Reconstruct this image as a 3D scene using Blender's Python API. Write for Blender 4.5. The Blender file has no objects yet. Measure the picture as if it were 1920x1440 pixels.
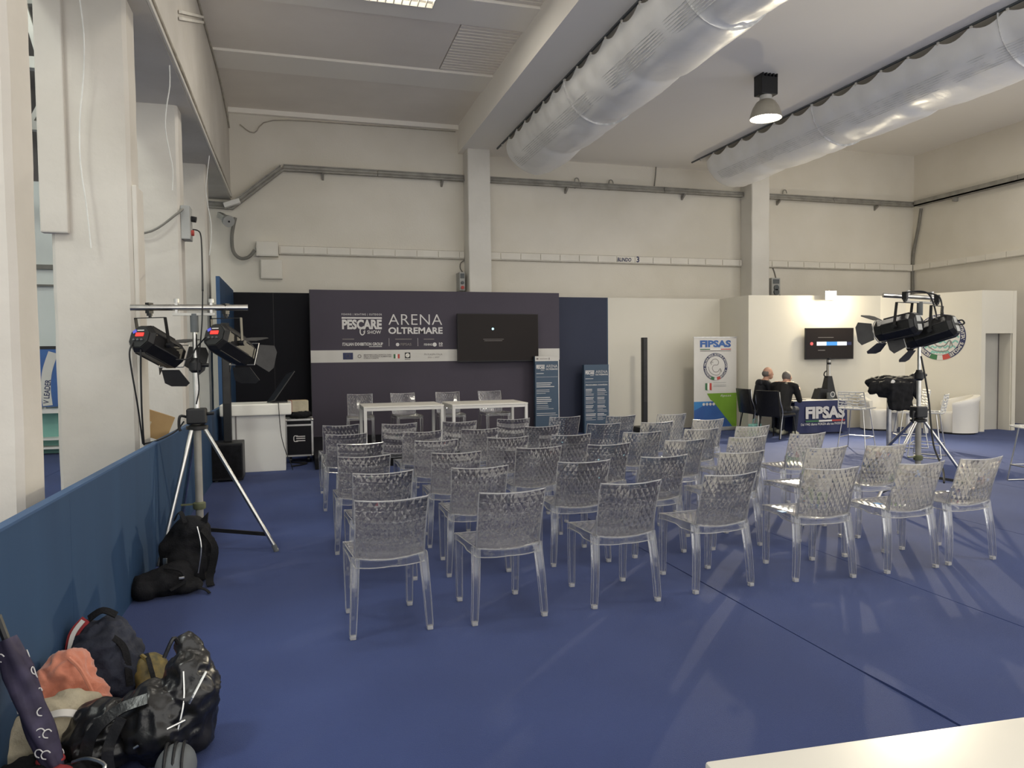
import bpy, bmesh, math, random
from mathutils import Vector, Matrix, noise as mnoise
from math import sin, cos, pi, radians
random.seed(7)
SC = bpy.context.scene
COL = SC.collection

# ---------------------------------------------------------------- camera
FPX, YAW, PITCH, ROLL = 1370.6, 0.28479, 0.04028, 0.01061
CAM = Vector((0, 0, 1.6))
_f = Vector((sin(YAW)*cos(PITCH), cos(YAW)*cos(PITCH), -sin(PITCH)))
_r = Vector((cos(YAW), -sin(YAW), 0)); _d = _f.cross(_r)
R2 = cos(ROLL)*_r + sin(ROLL)*_d; D2 = -sin(ROLL)*_r + cos(ROLL)*_d
cd = bpy.data.cameras.new('camera'); cam = bpy.data.objects.new('camera', cd); COL.objects.link(cam)
cd.sensor_fit = 'HORIZONTAL'; cd.sensor_width = 36.0; cd.lens = FPX/1920*36.0
cd.clip_start = 0.05; cd.clip_end = 200
m = Matrix.Identity(4)
for i in range(3):
    m[i][0] = R2[i]; m[i][1] = -D2[i]; m[i][2] = -_f[i]; m[i][3] = CAM[i]
cam.matrix_world = m
SC.camera = cam
def at(u, v, axis, val):
    """pixel (1920x1440 frame) -> point on the plane axis = val"""
    d = _f + R2*((u-960)/FPX) + D2*((v-720)/FPX)
    i = 'xyz'.index(axis); t = (val-CAM[i])/d[i]
    return CAM + d*t

# ---------------------------------------------------------------- world, exposure, big lights
SC.view_settings.view_transform = 'Standard'; SC.view_settings.look = 'None'
SC.view_settings.gamma = 1.0; SC.view_settings.use_curve_mapping = False
SC.view_settings.exposure = 0.52
SC.cycles.max_bounces = 32; SC.cycles.transmission_bounces = 32; SC.cycles.transparent_max_bounces = 48
SC.cycles.glossy_bounces = 4; SC.cycles.diffuse_bounces = 6
SC.cycles.sample_clamp_indirect = 6.0
w = bpy.data.worlds.new('world'); SC.world = w; w.use_nodes = True
bg = w.node_tree.nodes['Background']; bg.inputs[0].default_value = (1.0, 0.98, 0.94, 1); bg.inputs[1].default_value = 1.30
LAMP_W = 60.0          # one high-bay lamp
TUBE_W = 40.0           # one ceiling tube fitting
HALL_W = 110.0          # lamps added to the neighbouring hall in place of its daylight
SPOT_W = 1250.0           # small floodlight on the booth wall

# ---------------------------------------------------------------- materials
MATS = {}
def pmat(name, c1, c2=None, scale=8.0, rough=0.6, metal=0.0, bump=0.0, bscale=None, spec=0.4, sheen=0.0, emit=None, estr=0.0, stretch=None, detail=4.0):
    mt = bpy.data.materials.new(name); mt.use_nodes = True
    nt = mt.node_tree; b = nt.nodes['Principled BSDF']
    b.inputs['Roughness'].default_value = rough; b.inputs['Metallic'].default_value = metal
    b.inputs['Specular IOR Level'].default_value = spec
    if sheen: b.inputs['Sheen Weight'].default_value = sheen; b.inputs['Sheen Roughness'].default_value = 0.5
    if c2 is None: c2 = tuple(x*0.86 for x in c1)
    tc = nt.nodes.new('ShaderNodeTexCoord'); mp = nt.nodes.new('ShaderNodeMapping')
    nt.links.new(tc.outputs['Object'], mp.inputs[0])
    if stretch: mp.inputs['Scale'].default_value = stretch
    nz = nt.nodes.new('ShaderNodeTexNoise'); nz.inputs['Scale'].default_value = scale; nz.inputs['Detail'].default_value = detail
    nt.links.new(mp.outputs[0], nz.inputs['Vector'])
    rp = nt.nodes.new('ShaderNodeValToRGB'); rp.color_ramp.elements[0].position = 0.35; rp.color_ramp.elements[1].position = 0.65
    rp.color_ramp.elements[0].color = (*c2, 1); rp.color_ramp.elements[1].color = (*c1, 1)
    nt.links.new(nz.outputs['Fac'], rp.inputs[0]); nt.links.new(rp.outputs[0], b.inputs['Base Color'])
    if bump:
        n2 = nt.nodes.new('ShaderNodeTexNoise'); n2.inputs['Scale'].default_value = bscale or scale*6; n2.inputs['Detail'].default_value = 6
        nt.links.new(mp.outputs[0], n2.inputs['Vector'])
        bp = nt.nodes.new('ShaderNodeBump'); bp.inputs['Strength'].default_value = bump; bp.inputs['Distance'].default_value = 0.01
        nt.links.new(n2.outputs['Fac'], bp.inputs['Height']); nt.links.new(bp.outputs[0], b.inputs['Normal'])
    if emit:
        b.inputs['Emission Color'].default_value = (*emit, 1); b.inputs['Emission Strength'].default_value = estr
    MATS[name] = mt
    return mt
def srgb(r, g, b):
    f = lambda c: (c/255/12.92) if c/255 <= 0.04045 else ((c/255+0.055)/1.055)**2.4
    return (f(r), f(g), f(b))

pmat('plaster', (0.73, 0.69, 0.61), (0.67, 0.63, 0.545), 0.9, 0.85, bump=0.25, bscale=30)
pmat('plaster_col', (0.60, 0.565, 0.51), (0.52, 0.485, 0.43), 1.1, 0.85, bump=0.6, bscale=9)
pmat('ceil', (0.90, 0.845, 0.77), (0.82, 0.765, 0.69), 0.6, 0.9, bump=0.15, bscale=14)
pmat('ceil_mid', (0.93, 0.89, 0.815), (0.90, 0.86, 0.785), 0.4, 0.9, bump=0.1, bscale=10)
pmat('hall_wall', (0.72, 0.75, 0.72), (0.66, 0.70, 0.67), 0.8, 0.85)
pmat('hall_roof', (0.16, 0.15, 0.14), (0.11, 0.10, 0.10), 1.0, 0.9)
pmat('steel_white', (0.55, 0.54, 0.50), (0.42, 0.41, 0.38), 2.0, 0.6)
pmat('carpet', (0.030, 0.050, 0.158), (0.024, 0.041, 0.134), 1.1, 0.8, bump=0.5, bscale=260, spec=0.15, sheen=0.08)
pmat('low_wall', (0.026, 0.062, 0.128), (0.021, 0.050, 0.106), 0.7, 0.65, stretch=(0.3, 4, 0.6), spec=0.25)
pmat('low_wall_cap', (0.035, 0.085, 0.185), None, 4, 0.6)
pmat('navy_panel', (0.034, 0.040, 0.070), (0.030, 0.036, 0.063), 1, 0.6, spec=0.25)
pmat('black_panel', (0.010, 0.010, 0.014), (0.008, 0.008, 0.011), 1, 0.7, spec=0.2)
pmat('stage_panel', (0.068, 0.058, 0.078), (0.060, 0.052, 0.069), 0.8, 0.55, spec=0.2)
pmat('print_white', (0.62, 0.60, 0.56), (0.58, 0.56, 0.52), 3, 0.6)
pmat('print_text', (0.70, 0.68, 0.66), None, 6, 0.6)
pmat('print_grey', (0.22, 0.20, 0.19), None, 6, 0.6)
pmat('print_navy', (0.028, 0.036, 0.10), (0.024, 0.03, 0.088), 3, 0.55)
pmat('print_blue', (0.045, 0.13, 0.36), (0.035, 0.09, 0.28), 2, 0.5)
pmat('print_skyblue', (0.05, 0.22, 0.50), None, 2, 0.5)
pmat('print_green', (0.19, 0.36, 0.035), (0.16, 0.31, 0.03), 2, 0.5)
pmat('print_teal', (0.24, 0.50, 0.43), None, 3, 0.6)
pmat('flag_green', (0.05, 0.16, 0.07), None, 5, 0.6)
pmat('flag_red', (0.50, 0.075, 0.06), None, 5, 0.6)
pmat('totem_blue', (0.050, 0.085, 0.135), (0.042, 0.075, 0.12), 1.2, 0.35, spec=0.4)
pmat('white_lam', (0.72, 0.70, 0.66), (0.69, 0.67, 0.63), 2, 0.45)
pmat('white_gloss', (0.78, 0.75, 0.68), (0.75, 0.72, 0.65), 2, 0.35)
pmat('booth_white', (0.68, 0.645, 0.55), (0.65, 0.615, 0.525), 0.7, 0.6)
pmat('door_white', (0.52, 0.50, 0.45), None, 1, 0.6)
pmat('black_plastic', (0.013, 0.013, 0.014), (0.009, 0.009, 0.010), 12, 0.45, spec=0.4)
pmat('black_metal', (0.016, 0.015, 0.015), (0.010, 0.010, 0.010), 20, 0.4, metal=0.2)
pmat('black_fabric', (0.012, 0.012, 0.014), (0.006, 0.006, 0.007), 14, 0.85, bump=0.5, bscale=90, spec=0.2)
pmat('dark_flap', (0.035, 0.034, 0.034), (0.025, 0.024, 0.024), 10, 0.6)
pmat('chrome', (0.62, 0.61, 0.58), (0.50, 0.49, 0.47), 10, 0.28, metal=1.0)
pmat('galv', (0.34, 0.325, 0.29), (0.24, 0.23, 0.205), 5, 0.5, metal=0.2)
pmat('alu_edge', (0.55, 0.54, 0.52), (0.45, 0.44, 0.42), 12, 0.4, metal=0.8)
pmat('tv_black', (0.018, 0.013, 0.011), (0.015, 0.011, 0.010), 1, 0.25, spec=0.12)
pmat('duct_fabric', (0.92, 0.91, 0.88), (0.87, 0.86, 0.83), 2.2, 0.36, bump=0.9, bscale=4, spec=0.5)
pmat('duct_print', (0.50, 0.50, 0.48), (0.80, 0.79, 0.77), 9, 0.6)
pmat('cardboard', (0.42, 0.28, 0.13), (0.38, 0.25, 0.115), 5, 0.8)
pmat('coral', (0.62, 0.235, 0.15), (0.50, 0.17, 0.10), 7, 0.9, bump=0.5, bscale=40, sheen=0.4)
pmat('canvas', (0.50, 0.44, 0.32), (0.40, 0.35, 0.25), 7, 0.9, bump=0.4, bscale=60)
pmat('navy_fabric', (0.020, 0.024, 0.040), (0.012, 0.014, 0.024), 8, 0.85, bump=0.4, bscale=60)
pmat('olive_gold', (0.20, 0.14, 0.035), (0.06, 0.05, 0.02), 22, 0.6)
pmat('leather_black', (0.012, 0.011, 0.011), (0.008, 0.008, 0.008), 9, 0.32, bump=0.5, bscale=16, spec=0.5)
pmat('red_fabric', (0.30, 0.03, 0.035), None, 9, 0.8)
pmat('umbrella_cloth', (0.055, 0.045, 0.085), (0.028, 0.022, 0.045), 12, 0.7)
pmat('zip_steel', (0.60, 0.60, 0.58), None, 30, 0.3, metal=1.0)
pmat('grey_rubber', (0.12, 0.13, 0.135), None, 12, 0.7)
pmat('skin', (0.46, 0.27, 0.19), (0.41, 0.23, 0.16), 12, 0.55)
pmat('grey_hair', (0.16, 0.145, 0.13), (0.09, 0.085, 0.08), 60, 0.8, stretch=(1, 1, 4))
pmat('jeans', (0.030, 0.034, 0.045), None, 30, 0.85)
pmat('shoe_white', (0.62, 0.60, 0.45), None, 10, 0.6)
pmat('jacket_black', (0.014, 0.013, 0.013), (0.009, 0.009, 0.009), 12, 0.75, spec=0.25)
pmat('jacket_navy', (0.014, 0.015, 0.020), (0.008, 0.009, 0.013), 10, 0.6, spec=0.3)
pmat('plaster_white', (0.74, 0.715, 0.66), (0.68, 0.655, 0.60), 1.2, 0.8, bump=0.3, bscale=14)
pmat('cable_tan', (0.46, 0.42, 0.35), (0.34, 0.31, 0.26), 8, 0.6)
pmat('pvc_white', (0.75, 0.715, 0.64), (0.70, 0.665, 0.59), 2.5, 0.55)
pmat('box_grey', (0.40, 0.40, 0.38), None, 5, 0.5)
pmat('cable_black', (0.014, 0.014, 0.015), None, 8, 0.6)
pmat('cable_grey', (0.20, 0.19, 0.165), None, 8, 0.6)
pmat('string_white', (0.75, 0.74, 0.70), None, 8, 0.7)
pmat('stool_white', (0.66, 0.65, 0.61), None, 8, 0.45)
pmat('olive_plastic', (0.12, 0.13, 0.07), None, 8, 0.6)
pmat('lamp_bowl', (0.42, 0.39, 0.32), (0.36, 0.33, 0.27), 6, 0.45, metal=0.3)
pmat('lamp_glow', (1, 1, 1), None, 1, 0.5, emit=(1.0, 0.94, 0.80), estr=14.0)
pmat('tube_glow', (1, 1, 1), None, 1, 0.5, emit=(1.0, 0.93, 0.76), estr=7.0)
pmat('flood_glow', (1, 1, 1), None, 1, 0.5, emit=(1.0, 0.86, 0.58), estr=60.0)
pmat('led_red', (0.5, 0.02, 0.02), None, 1, 0.5, emit=(1.0, 0.03, 0.02), estr=1.3)
pmat('led_blue', (0.1, 0.1, 0.5), None, 1, 0.5, emit=(0.12, 0.16, 0.9), estr=0.2)
pmat('scr_white', (0.6, 0.6, 0.6), None, 1, 0.5, emit=(0.75, 0.82, 0.9), estr=0.55)
pmat('scr_blue', (0.05, 0.2, 0.5), None, 1, 0.5, emit=(0.06, 0.30, 0.75), estr=0.5)
pmat('scr_red', (0.5, 0.1, 0.1), None, 1, 0.5, emit=(0.75, 0.10, 0.09), estr=0.45)
pmat('scr_cyan', (0.2, 0.5, 0.6), None, 1, 0.5, emit=(0.45, 0.85, 0.95), estr=1.2)

def clear_mat(name, tint, f_tr, gl_fac, ior, milk, rough=0.04):
    """clear polycarbonate: straight transmission + refraction through the facets + glossy coat + a little milkiness"""
    mt = bpy.data.materials.new(name); mt.use_nodes = True; nt = mt.node_tree; nt.nodes.clear()
    out = nt.nodes.new('ShaderNodeOutputMaterial')
    tc = nt.nodes.new('ShaderNodeTexCoord'); nz = nt.nodes.new('ShaderNodeTexNoise'); nz.inputs['Scale'].default_value = 18
    nt.links.new(tc.outputs['Object'], nz.inputs['Vector'])
    rp = nt.nodes.new('ShaderNodeValToRGB'); rp.color_ramp.elements[0].color = (*[t*0.96 for t in tint], 1); rp.color_ramp.elements[1].color = (*tint, 1)
    nt.links.new(nz.outputs['Fac'], rp.inputs[0])
    tr = nt.nodes.new('ShaderNodeBsdfTransparent'); nt.links.new(rp.outputs[0], tr.inputs[0])
    gl = nt.nodes.new('ShaderNodeBsdfGlass'); gl.inputs['IOR'].default_value = ior; gl.inputs['Roughness'].default_value = rough
    nt.links.new(rp.outputs[0], gl.inputs[0])
    m1 = nt.nodes.new('ShaderNodeMixShader'); m1.inputs[0].default_value = f_tr
    nt.links.new(gl.outputs[0], m1.inputs[1]); nt.links.new(tr.outputs[0], m1.inputs[2])
    gs = nt.nodes.new('ShaderNodeBsdfGlossy'); gs.inputs['Roughness'].default_value = 0.12; gs.inputs[0].default_value = (0.95, 0.95, 0.92, 1)
    lw = nt.nodes.new('ShaderNodeLayerWeight'); lw.inputs[0].default_value = 0.25
    mm = nt.nodes.new('ShaderNodeMath'); mm.operation = 'MULTIPLY_ADD'; mm.inputs[1].default_value = gl_fac; mm.inputs[2].default_value = gl_fac*0.22
    nt.links.new(lw.outputs['Facing'], mm.inputs[0])
    m2 = nt.nodes.new('ShaderNodeMixShader'); nt.links.new(mm.outputs[0], m2.inputs[0])
    nt.links.new(m1.outputs[0], m2.inputs[1]); nt.links.new(gs.outputs[0], m2.inputs[2])
    df = nt.nodes.new('ShaderNodeBsdfDiffuse'); df.inputs[0].default_value = (0.62, 0.61, 0.60, 1)
    m3 = nt.nodes.new('ShaderNodeMixShader'); m3.inputs[0].default_value = milk
    nt.links.new(m2.outputs[0], m3.inputs[1]); nt.links.new(df.outputs[0], m3.inputs[2])
    nt.links.new(m3.outputs[0], out.inputs[0])
    MATS[name] = mt; return mt
clear_mat('clear_facet', (0.98, 0.98, 0.985), 0.36, 0.13, 1.49, 0.010, 0.0)
clear_mat('clear_seat', (0.97, 0.96, 0.94), 0.22, 0.45, 1.49, 0.03, 0.0)
clear_mat('clear_smooth', (0.99, 0.99, 0.99), 0.40, 0.18, 1.45, 0.015, 0.0)
clear_mat('clear_edge_shine', (0.95, 0.95, 0.95), 0.2, 0.4, 1.45, 0.28)  # extra milkiness puts the bright edge highlights into the colour
clear_mat('clear_glide', (0.95, 0.95, 0.95), 0.2, 0.4, 1.40, 0.45)

# ---------------------------------------------------------------- mesh helpers
def frame_for(d):
    d = Vector(d).normalized()
    a = Vector((0, 0, 1)) if abs(d.z) < 0.9 else Vector((1, 0, 0))
    x = d.cross(a).normalized(); y = d.cross(x).normalized()
    return x, y, d
class MB:
    """collects simple shapes, then links them as ONE mesh object"""
    def __init__(s): s.v = []; s.f = []; s.mi = []; s.cur = 0
    def add(s, vs, fs):
        o = len(s.v); s.v += [tuple(v) for v in vs]
        for f in fs: s.f.append(tuple(i+o for i in f)); s.mi.append(s.cur)
        return s
    def box(s, x0, x1, y0, y1, z0, z1, bev=0.0, M=None):
        if bev <= 0:
            vs = [Vector((x, y, z)) for z in (z0, z1) for y in (y0, y1) for x in (x0, x1)]
            fs = [(0, 2, 3, 1), (4, 5, 7, 6), (0, 1, 5, 4), (2, 6, 7, 3), (0, 4, 6, 2), (1, 3, 7, 5)]
        else:
            bm = bmesh.new(); bmesh.ops.create_cube(bm, size=1)
            for v in bm.verts: v.co = Vector(((x0+x1)/2+v.co.x*(x1-x0), (y0+y1)/2+v.co.y*(y1-y0), (z0+z1)/2+v.co.z*(z1-z0)))
            bmesh.ops.bevel(bm, geom=bm.edges[:], offset=bev, segments=2, affect='EDGES', profile=0.5)
            bm.verts.index_update(); vs = [v.co.copy() for v in bm.verts]; fs = [[v.index for v in f.verts] for f in bm.faces]; bm.free()
        if M is not None: vs = [M @ v for v in vs]
        return s.add(vs, fs)
    def cyl(s, p0, p1, r0, r1=None, n=12, cap=True, rot=0.0):
        if r1 is None: r1 = r0
        p0, p1 = Vector(p0), Vector(p1); x, y, d = frame_for(p1-p0)
        vs = [p+(x*cos(rot+2*pi*i/n)+y*sin(rot+2*pi*i/n))*r for p, r in ((p0, r0), (p1, r1)) for i in range(n)]
        fs = [(i, (i+1) % n, n+(i+1) % n, n+i) for i in range(n)]
        if cap: fs += [tuple(range(n-1, -1, -1)), tuple(range(n, 2*n))]
        return s.add(vs, fs)
    def bar(s, p0, p1, w, h, up=(0, 0, 1), w1=None, h1=None):
        p0, p1 = Vector(p0), Vector(p1); d = (p1-p0).normalized(); x = d.cross(Vector(up))
        if x.length < 1e-5: x = d.cross(Vector((1, 0, 0)))
        x.normalize(); y = x.cross(d).normalized(); w1 = w if w1 is None else w1; h1 = h if h1 is None else h1
        vs = [p+x*sx*a/2+y*sy*b/2 for p, a, b in ((p0, w, h), (p1, w1, h1)) for sx, sy in ((-1, -1), (1, -1), (1, 1), (-1, 1))]
        return s.add(vs, [(3, 2, 1, 0), (4, 5, 6, 7), (0, 1, 5, 4), (1, 2, 6, 5), (2, 3, 7, 6), (3, 0, 4, 7)])
    def tube(s, pts, r, n=6, smooth=4):
        P = catmull(pts, smooth) if smooth else [Vector(p) for p in pts]
        vs = []; fs = []; x = None
        for k, p in enumerate(P):
            d = (P[min(k+1, len(P)-1)]-P[max(k-1, 0)]).normalized()
            if x is None: x = frame_for(d)[0]
            x = (x-d*x.dot(d))
            x = x.normalized() if x.length > 1e-6 else frame_for(d)[0]
            y = d.cross(x); rr = r(k/(len(P)-1)) if callable(r) else r
            vs += [p+(x*cos(2*pi*i/n)+y*sin(2*pi*i/n))*rr for i in range(n)]
        for k in range(len(P)-1):
            fs += [(k*n+i, k*n+(i+1) % n, (k+1)*n+(i+1) % n, (k+1)*n+i) for i in range(n)]
        fs += [tuple(range(n-1, -1, -1)), tuple(range((len(P)-1)*n, len(P)*n))]
        return s.add(vs, fs)
    def lathe(s, prof, c=(0, 0, 0), n=24, axis=(0, 0, 1)):
        c = Vector(c); x, y, d = frame_for(axis)
        vs = [c+d*h+(x*cos(2*pi*i/n)+y*sin(2*pi*i/n))*r for r, h in prof for i in range(n)]
        fs = [(k*n+i, k*n+(i+1) % n, (k+1)*n+(i+1) % n, (k+1)*n+i) for k in range(len(prof)-1) for i in range(n)]
        if prof[0][0] > 1e-4: fs.append(tuple(range(n-1, -1, -1)))
        if prof[-1][0] > 1e-4: fs.append(tuple(range((len(prof)-1)*n, len(prof)*n)))
        return s.add(vs, fs)
    def prism(s, poly, d0, d1, M=None):
        """polygon in local xz, extruded along y from d0 to d1"""
        n = len(poly); vs = [Vector((x, d, z)) for d in (d0, d1) for x, z in poly]
        if M is not None: vs = [M @ v for v in vs]
        fs = [tuple(range(n)), tuple(range(2*n-1, n-1, -1))]+[(i, n+i, n+(i+1) % n, (i+1) % n) for i in range(n)]
        return s.add(vs, fs)
    def loft(s, secs, cap=True):
        n = len(secs[0]); vs = [v for sec in secs for v in sec]
        fs = [(k*n+i, k*n+(i+1) % n, (k+1)*n+(i+1) % n, (k+1)*n+i) for k in range(len(secs)-1) for i in range(n)]
        if cap: fs += [tuple(range(n-1, -1, -1)), tuple(range((len(secs)-1)*n, len(secs)*n))]
        return s.add(vs, fs)
    def sphere(s, c, r, n=12, sc=(1, 1, 1)):
        c = Vector(c); prof = [(sin(pi*k/(n//2+2)), -cos(pi*k/(n//2+2))) for k in range(n//2+3)]
        vs = [c+Vector((p*cos(2*pi*i/n)*sc[0], p*sin(2*pi*i/n)*sc[1], h*sc[2]))*r for p, h in prof for i in range(n)]
        return s.add(vs, [(k*n+i, k*n+(i+1) % n, (k+1)*n+(i+1) % n, (k+1)*n+i) for k in range(len(prof)-1) for i in range(n)])
    def mesh(s, name, mats, smooth=False):
        me = bpy.data.meshes.new(name); me.from_pydata(s.v, [], s.f); me.update()
        for mn in (mats if isinstance(mats, (list, tuple)) else [mats]): me.materials.append(MATS[mn])
        bm = bmesh.new(); bm.from_mesh(me); bmesh.ops.recalc_face_normals(bm, faces=bm.faces[:]); bm.to_mesh(me); bm.free()
        if any(s.mi): me.polygons.foreach_set('material_index', s.mi)
        if smooth:
            me.polygons.foreach_set('use_smooth', [True]*len(me.polygons))
            try: me.set_sharp_from_angle(angle=radians(smooth if smooth is not True else 40))
            except Exception: pass
        return me
    def build(s, name, mats, parent=None, smooth=False):
        return link(name, s.mesh(name, mats, smooth), parent)
def catmull(pts, k):
    P = [Vector(p) for p in pts]; out = []
    if len(P) < 3: return P
    for i in range(len(P)-1):
        a, b, c, d = P[max(i-1, 0)], P[i], P[i+1], P[min(i+2, len(P)-1)]
        for j in range(k):
            t = j/k; out.append(0.5*((2*b)+(c-a)*t+(2*a-5*b+4*c-d)*t*t+(3*b-a-3*c+d)*t**3))
    return out+[P[-1]]
def link(name, me, parent=None):
    o = bpy.data.objects.new(name, me); COL.objects.link(o)
    if parent is not None: o.parent = parent
    return o
def tag(o, label=None, cat=None, group=None, kind=None):
    if label: o['label'] = label
    if cat: o['category'] = cat
    if group: o['group'] = group
    if kind: o['kind'] = kind
    return o
def thing(name, label, cat, loc=(0, 0, 0), rz=0.0, group=None):
    o = bpy.data.objects.new(name, None); COL.objects.link(o); o.location = loc; o.rotation_euler = (0, 0, rz)
    o.empty_display_size = 0.1
    return tag(o, label, cat, group)
def struct(name, mb, mt, label, smooth=False):
    return tag(mb.build(name, mt, None, smooth), label, 'structure', kind='structure')
def copy_tree(o, parent=None):
    c = o.copy(); COL.objects.link(c); c.parent = parent
    for ch in list(o.children): copy_tree(ch, c)
    return c
def text_mesh(txt, size, bold=0.0, sx=1.0, align='LEFT', depth=0.0, spacing=1.0):
    cu = bpy.data.curves.new('t', 'FONT'); cu.body = txt; cu.size = size; cu.offset = bold*size; cu.align_x = align
    cu.space_character = spacing; cu.extrude = depth; cu.resolution_u = 3
    ob = bpy.data.objects.new('t', cu); COL.objects.link(ob)
    bpy.context.view_layer.update()
    me = bpy.data.meshes.new_from_object(ob.evaluated_get(bpy.context.evaluated_depsgraph_get()))
    bpy.data.objects.remove(ob); bpy.data.curves.remove(cu)
    for v in me.vertices: v.co.x *= sx
    return me
def lettering(txt, M, width, height, mt, parent, bold=0.0, spacing=1.0, name='lettering', slant=0.0):
    """flat letters fitted to width x height; local x = reading direction, local y = up, placed by M"""
    me = text_mesh(txt, 1.0, bold, spacing=spacing)
    xs = [v.co.x for v in me.vertices]; ys = [v.co.y for v in me.vertices]
    x0, y0 = min(xs), min(ys); kx = width/(max(xs)-x0); ky = height/(max(ys)-y0)
    for v in me.vertices:
        x, y = (v.co.x-x0)*kx, (v.co.y-y0)*ky
        v.co = M @ Vector((x+slant*y, y, 0))
    me.materials.clear(); me.materials.append(MATS[mt])
    return link(name, me, parent)
def fac_mat(origin, right):
    """frame of a vertical face: x = right (unit, horizontal), y = up, z = out of the face"""
    r = Vector(right).normalized(); u = Vector((0, 0, 1)); n = r.cross(u)
    M = Matrix.Identity(4)
    for i in range(3): M[i][0] = r[i]; M[i][1] = u[i]; M[i][2] = n[i]; M[i][3] = origin[i]
    return M
def slab(mb, M, x0, x1, y0, y1, t=0.002):
    """thin raised rectangle on a face frame"""
    return mb.box(x0, x1, y0, y1, 0, t, M=M)
def disc(mb, M, cx, cy, r, t=0.002, n=28, r_in=None, a0=0.0, a1=2*pi):
    if r_in is None and a1-a0 > 6.2:
        vs = [M @ Vector((cx+r*cos(2*pi*i/n), cy+r*sin(2*pi*i/n), z)) for z in (0, t) for i in range(n)]
        return mb.add(vs, [tuple(range(n-1, -1, -1)), tuple(range(n, 2*n))]+[(i, (i+1) % n, n+(i+1) % n, n+i) for i in range(n)])
    ri = r_in or 0.0; vs = []; fs = []
    for i in range(n+1):
        a = a0+(a1-a0)*i/n
        for rr in (ri, r): vs.append(M @ Vector((cx+rr*cos(a), cy+rr*sin(a), t)))
    for i in range(n): fs.append((2*i, 2*i+1, 2*i+3, 2*i+2))
    return mb.add(vs, fs)
def stroke(mb, M, pts, w, z=0.003, smooth=5):
    """flat painted line on a face frame"""
    P = catmull([(x, y, 0) for x, y in pts], smooth) if smooth else [Vector((x, y, 0)) for x, y in pts]
    vs = []; fs = []
    for k, p in enumerate(P):
        d = (P[min(k+1, len(P)-1)]-P[max(k-1, 0)]); d = d.normalized() if d.length > 0 else Vector((1, 0, 0))
        nrm = Vector((-d.y, d.x, 0))*w/2
        vs += [M @ (p+nrm+Vector((0, 0, z))), M @ (p-nrm+Vector((0, 0, z)))]
    for k in range(len(P)-1): fs.append((2*k, 2*k+1, 2*k+3, 2*k+2))
    return mb.add(vs, fs)
def blob(name, prims, voxel, mt, parent=None, wob=0.0, wscale=8.0, smooth_it=6, colour=None, seed=0.0):
    """one continuous skin around capsules ('c', p0, p1, r0, r1) and ellipsoids ('e', c, (rx, ry, rz)[, rotz])"""
    mb = MB()
    for p in prims:
        if p[0] == 'c':
            p0, p1 = Vector(p[1]), Vector(p[2]); L = (p1-p0).length; r0, r1 = p[3], p[4]
            prof = [(max(r0*sin(a), 1e-5), -r0*cos(a)) for a in [pi/2*k/4 for k in range(5)]]+[(max(r1*cos(a), 1e-5), L+r1*sin(a)) for a in [pi/2*k/4 for k in range(5)]]
            mb.lathe(prof, p0, 12, p1-p0 if L > 1e-6 else (0, 0, 1))
        elif p[0] == 'e':
            o = len(mb.v); mb.sphere((0, 0, 0), 1.0, 16, p[2])
            Rm = p[3] if len(p) > 3 and isinstance(p[3], Matrix) else Matrix.Rotation(p[3] if len(p) > 3 else 0, 3, 'Z')
            for i in range(o, len(mb.v)): mb.v[i] = tuple(Rm @ Vector(mb.v[i])+Vector(p[1]))
        elif p[0] == 'b':
            mb.box(*p[1], M=p[2] if len(p) > 2 else None)
    me = bpy.data.meshes.new(name); me.from_pydata(mb.v, [], mb.f)
    ob = bpy.data.objects.new(name, me); COL.objects.link(ob)
    rm = ob.modifiers.new('r', 'REMESH'); rm.mode = 'VOXEL'; rm.voxel_size = voxel
    sm = ob.modifiers.new('s', 'SMOOTH'); sm.factor = 0.5; sm.iterations = smooth_it
    bpy.context.view_layer.update()
    m2 = bpy.data.meshes.new_from_object(ob.evaluated_get(bpy.context.evaluated_depsgraph_get()))
    bpy.data.objects.remove(ob); bpy.data.meshes.remove(me)
    m2.name = name
    if wob:
        nr = [v.normal.copy() for v in m2.vertices]
        for v, n_ in zip(m2.vertices, nr):
            q = v.co*wscale+Vector((seed, seed*2, 0))
            v.co += n_*wob*(mnoise.noise(q)+0.6*(1-2*abs(mnoise.noise(q*1.9))))
    m2.materials.clear()
    for mn in (mt if isinstance(mt, (list, tuple)) else [mt]): m2.materials.append(MATS[mn])
    if colour:
        for p in m2.polygons: p.material_index = colour(p.center)
    m2.polygons.foreach_set('use_smooth', [True]*len(m2.polygons))
    return link(name, m2, parent)

# ================================================================ SETTING
# floor: carpet laid in 2 m strips, butted at seams that run away from the camera
fl = struct('floor', MB().box(-9, 15, -1.0, 15.0, -0.12, -0.012), 'carpet', 'blue exhibition carpet covering the hall floor')
def carpet_strip(x0, x1, lift=0.0):
    mb = MB(); n = 60; e = 0.006; ys = [-1+16*i/n for i in range(n+1)]; vs = []; fs = []
    for y in ys:
        hump = lift*(0.5+0.5*mnoise.noise(Vector((x0, y*1.3, 0))))
        if lift and abs(y-2.62) < 0.25: hump += 0.012*(1-abs(y-2.62)/0.25)
        lo_ = -0.003 if x0 == 3.98 else -0.012; hi_ = -0.003 if x1 == 3.98 else -0.012
        vs += [(x0, y, lo_), (x0+e*0.6, y, 0.0+hump), (x0+0.10, y, 0.0), (x1-0.10, y, 0.0), (x1-e*0.6, y, 0.0), (x1, y, hi_)]
    for k in range(n): fs += [(k*6+i, k*6+i+1, (k+1)*6+i+1, (k+1)*6+i) for i in range(5)]
    mb.add(vs, fs); return mb.build('carpet_strip', 'carpet', fl)
edges = [-9, -7.33, -5.33, -3.33, -1.33, 2.67, 3.98, 5.98, 7.98, 9.98, 11.98, 13.98, 15.0]
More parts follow.
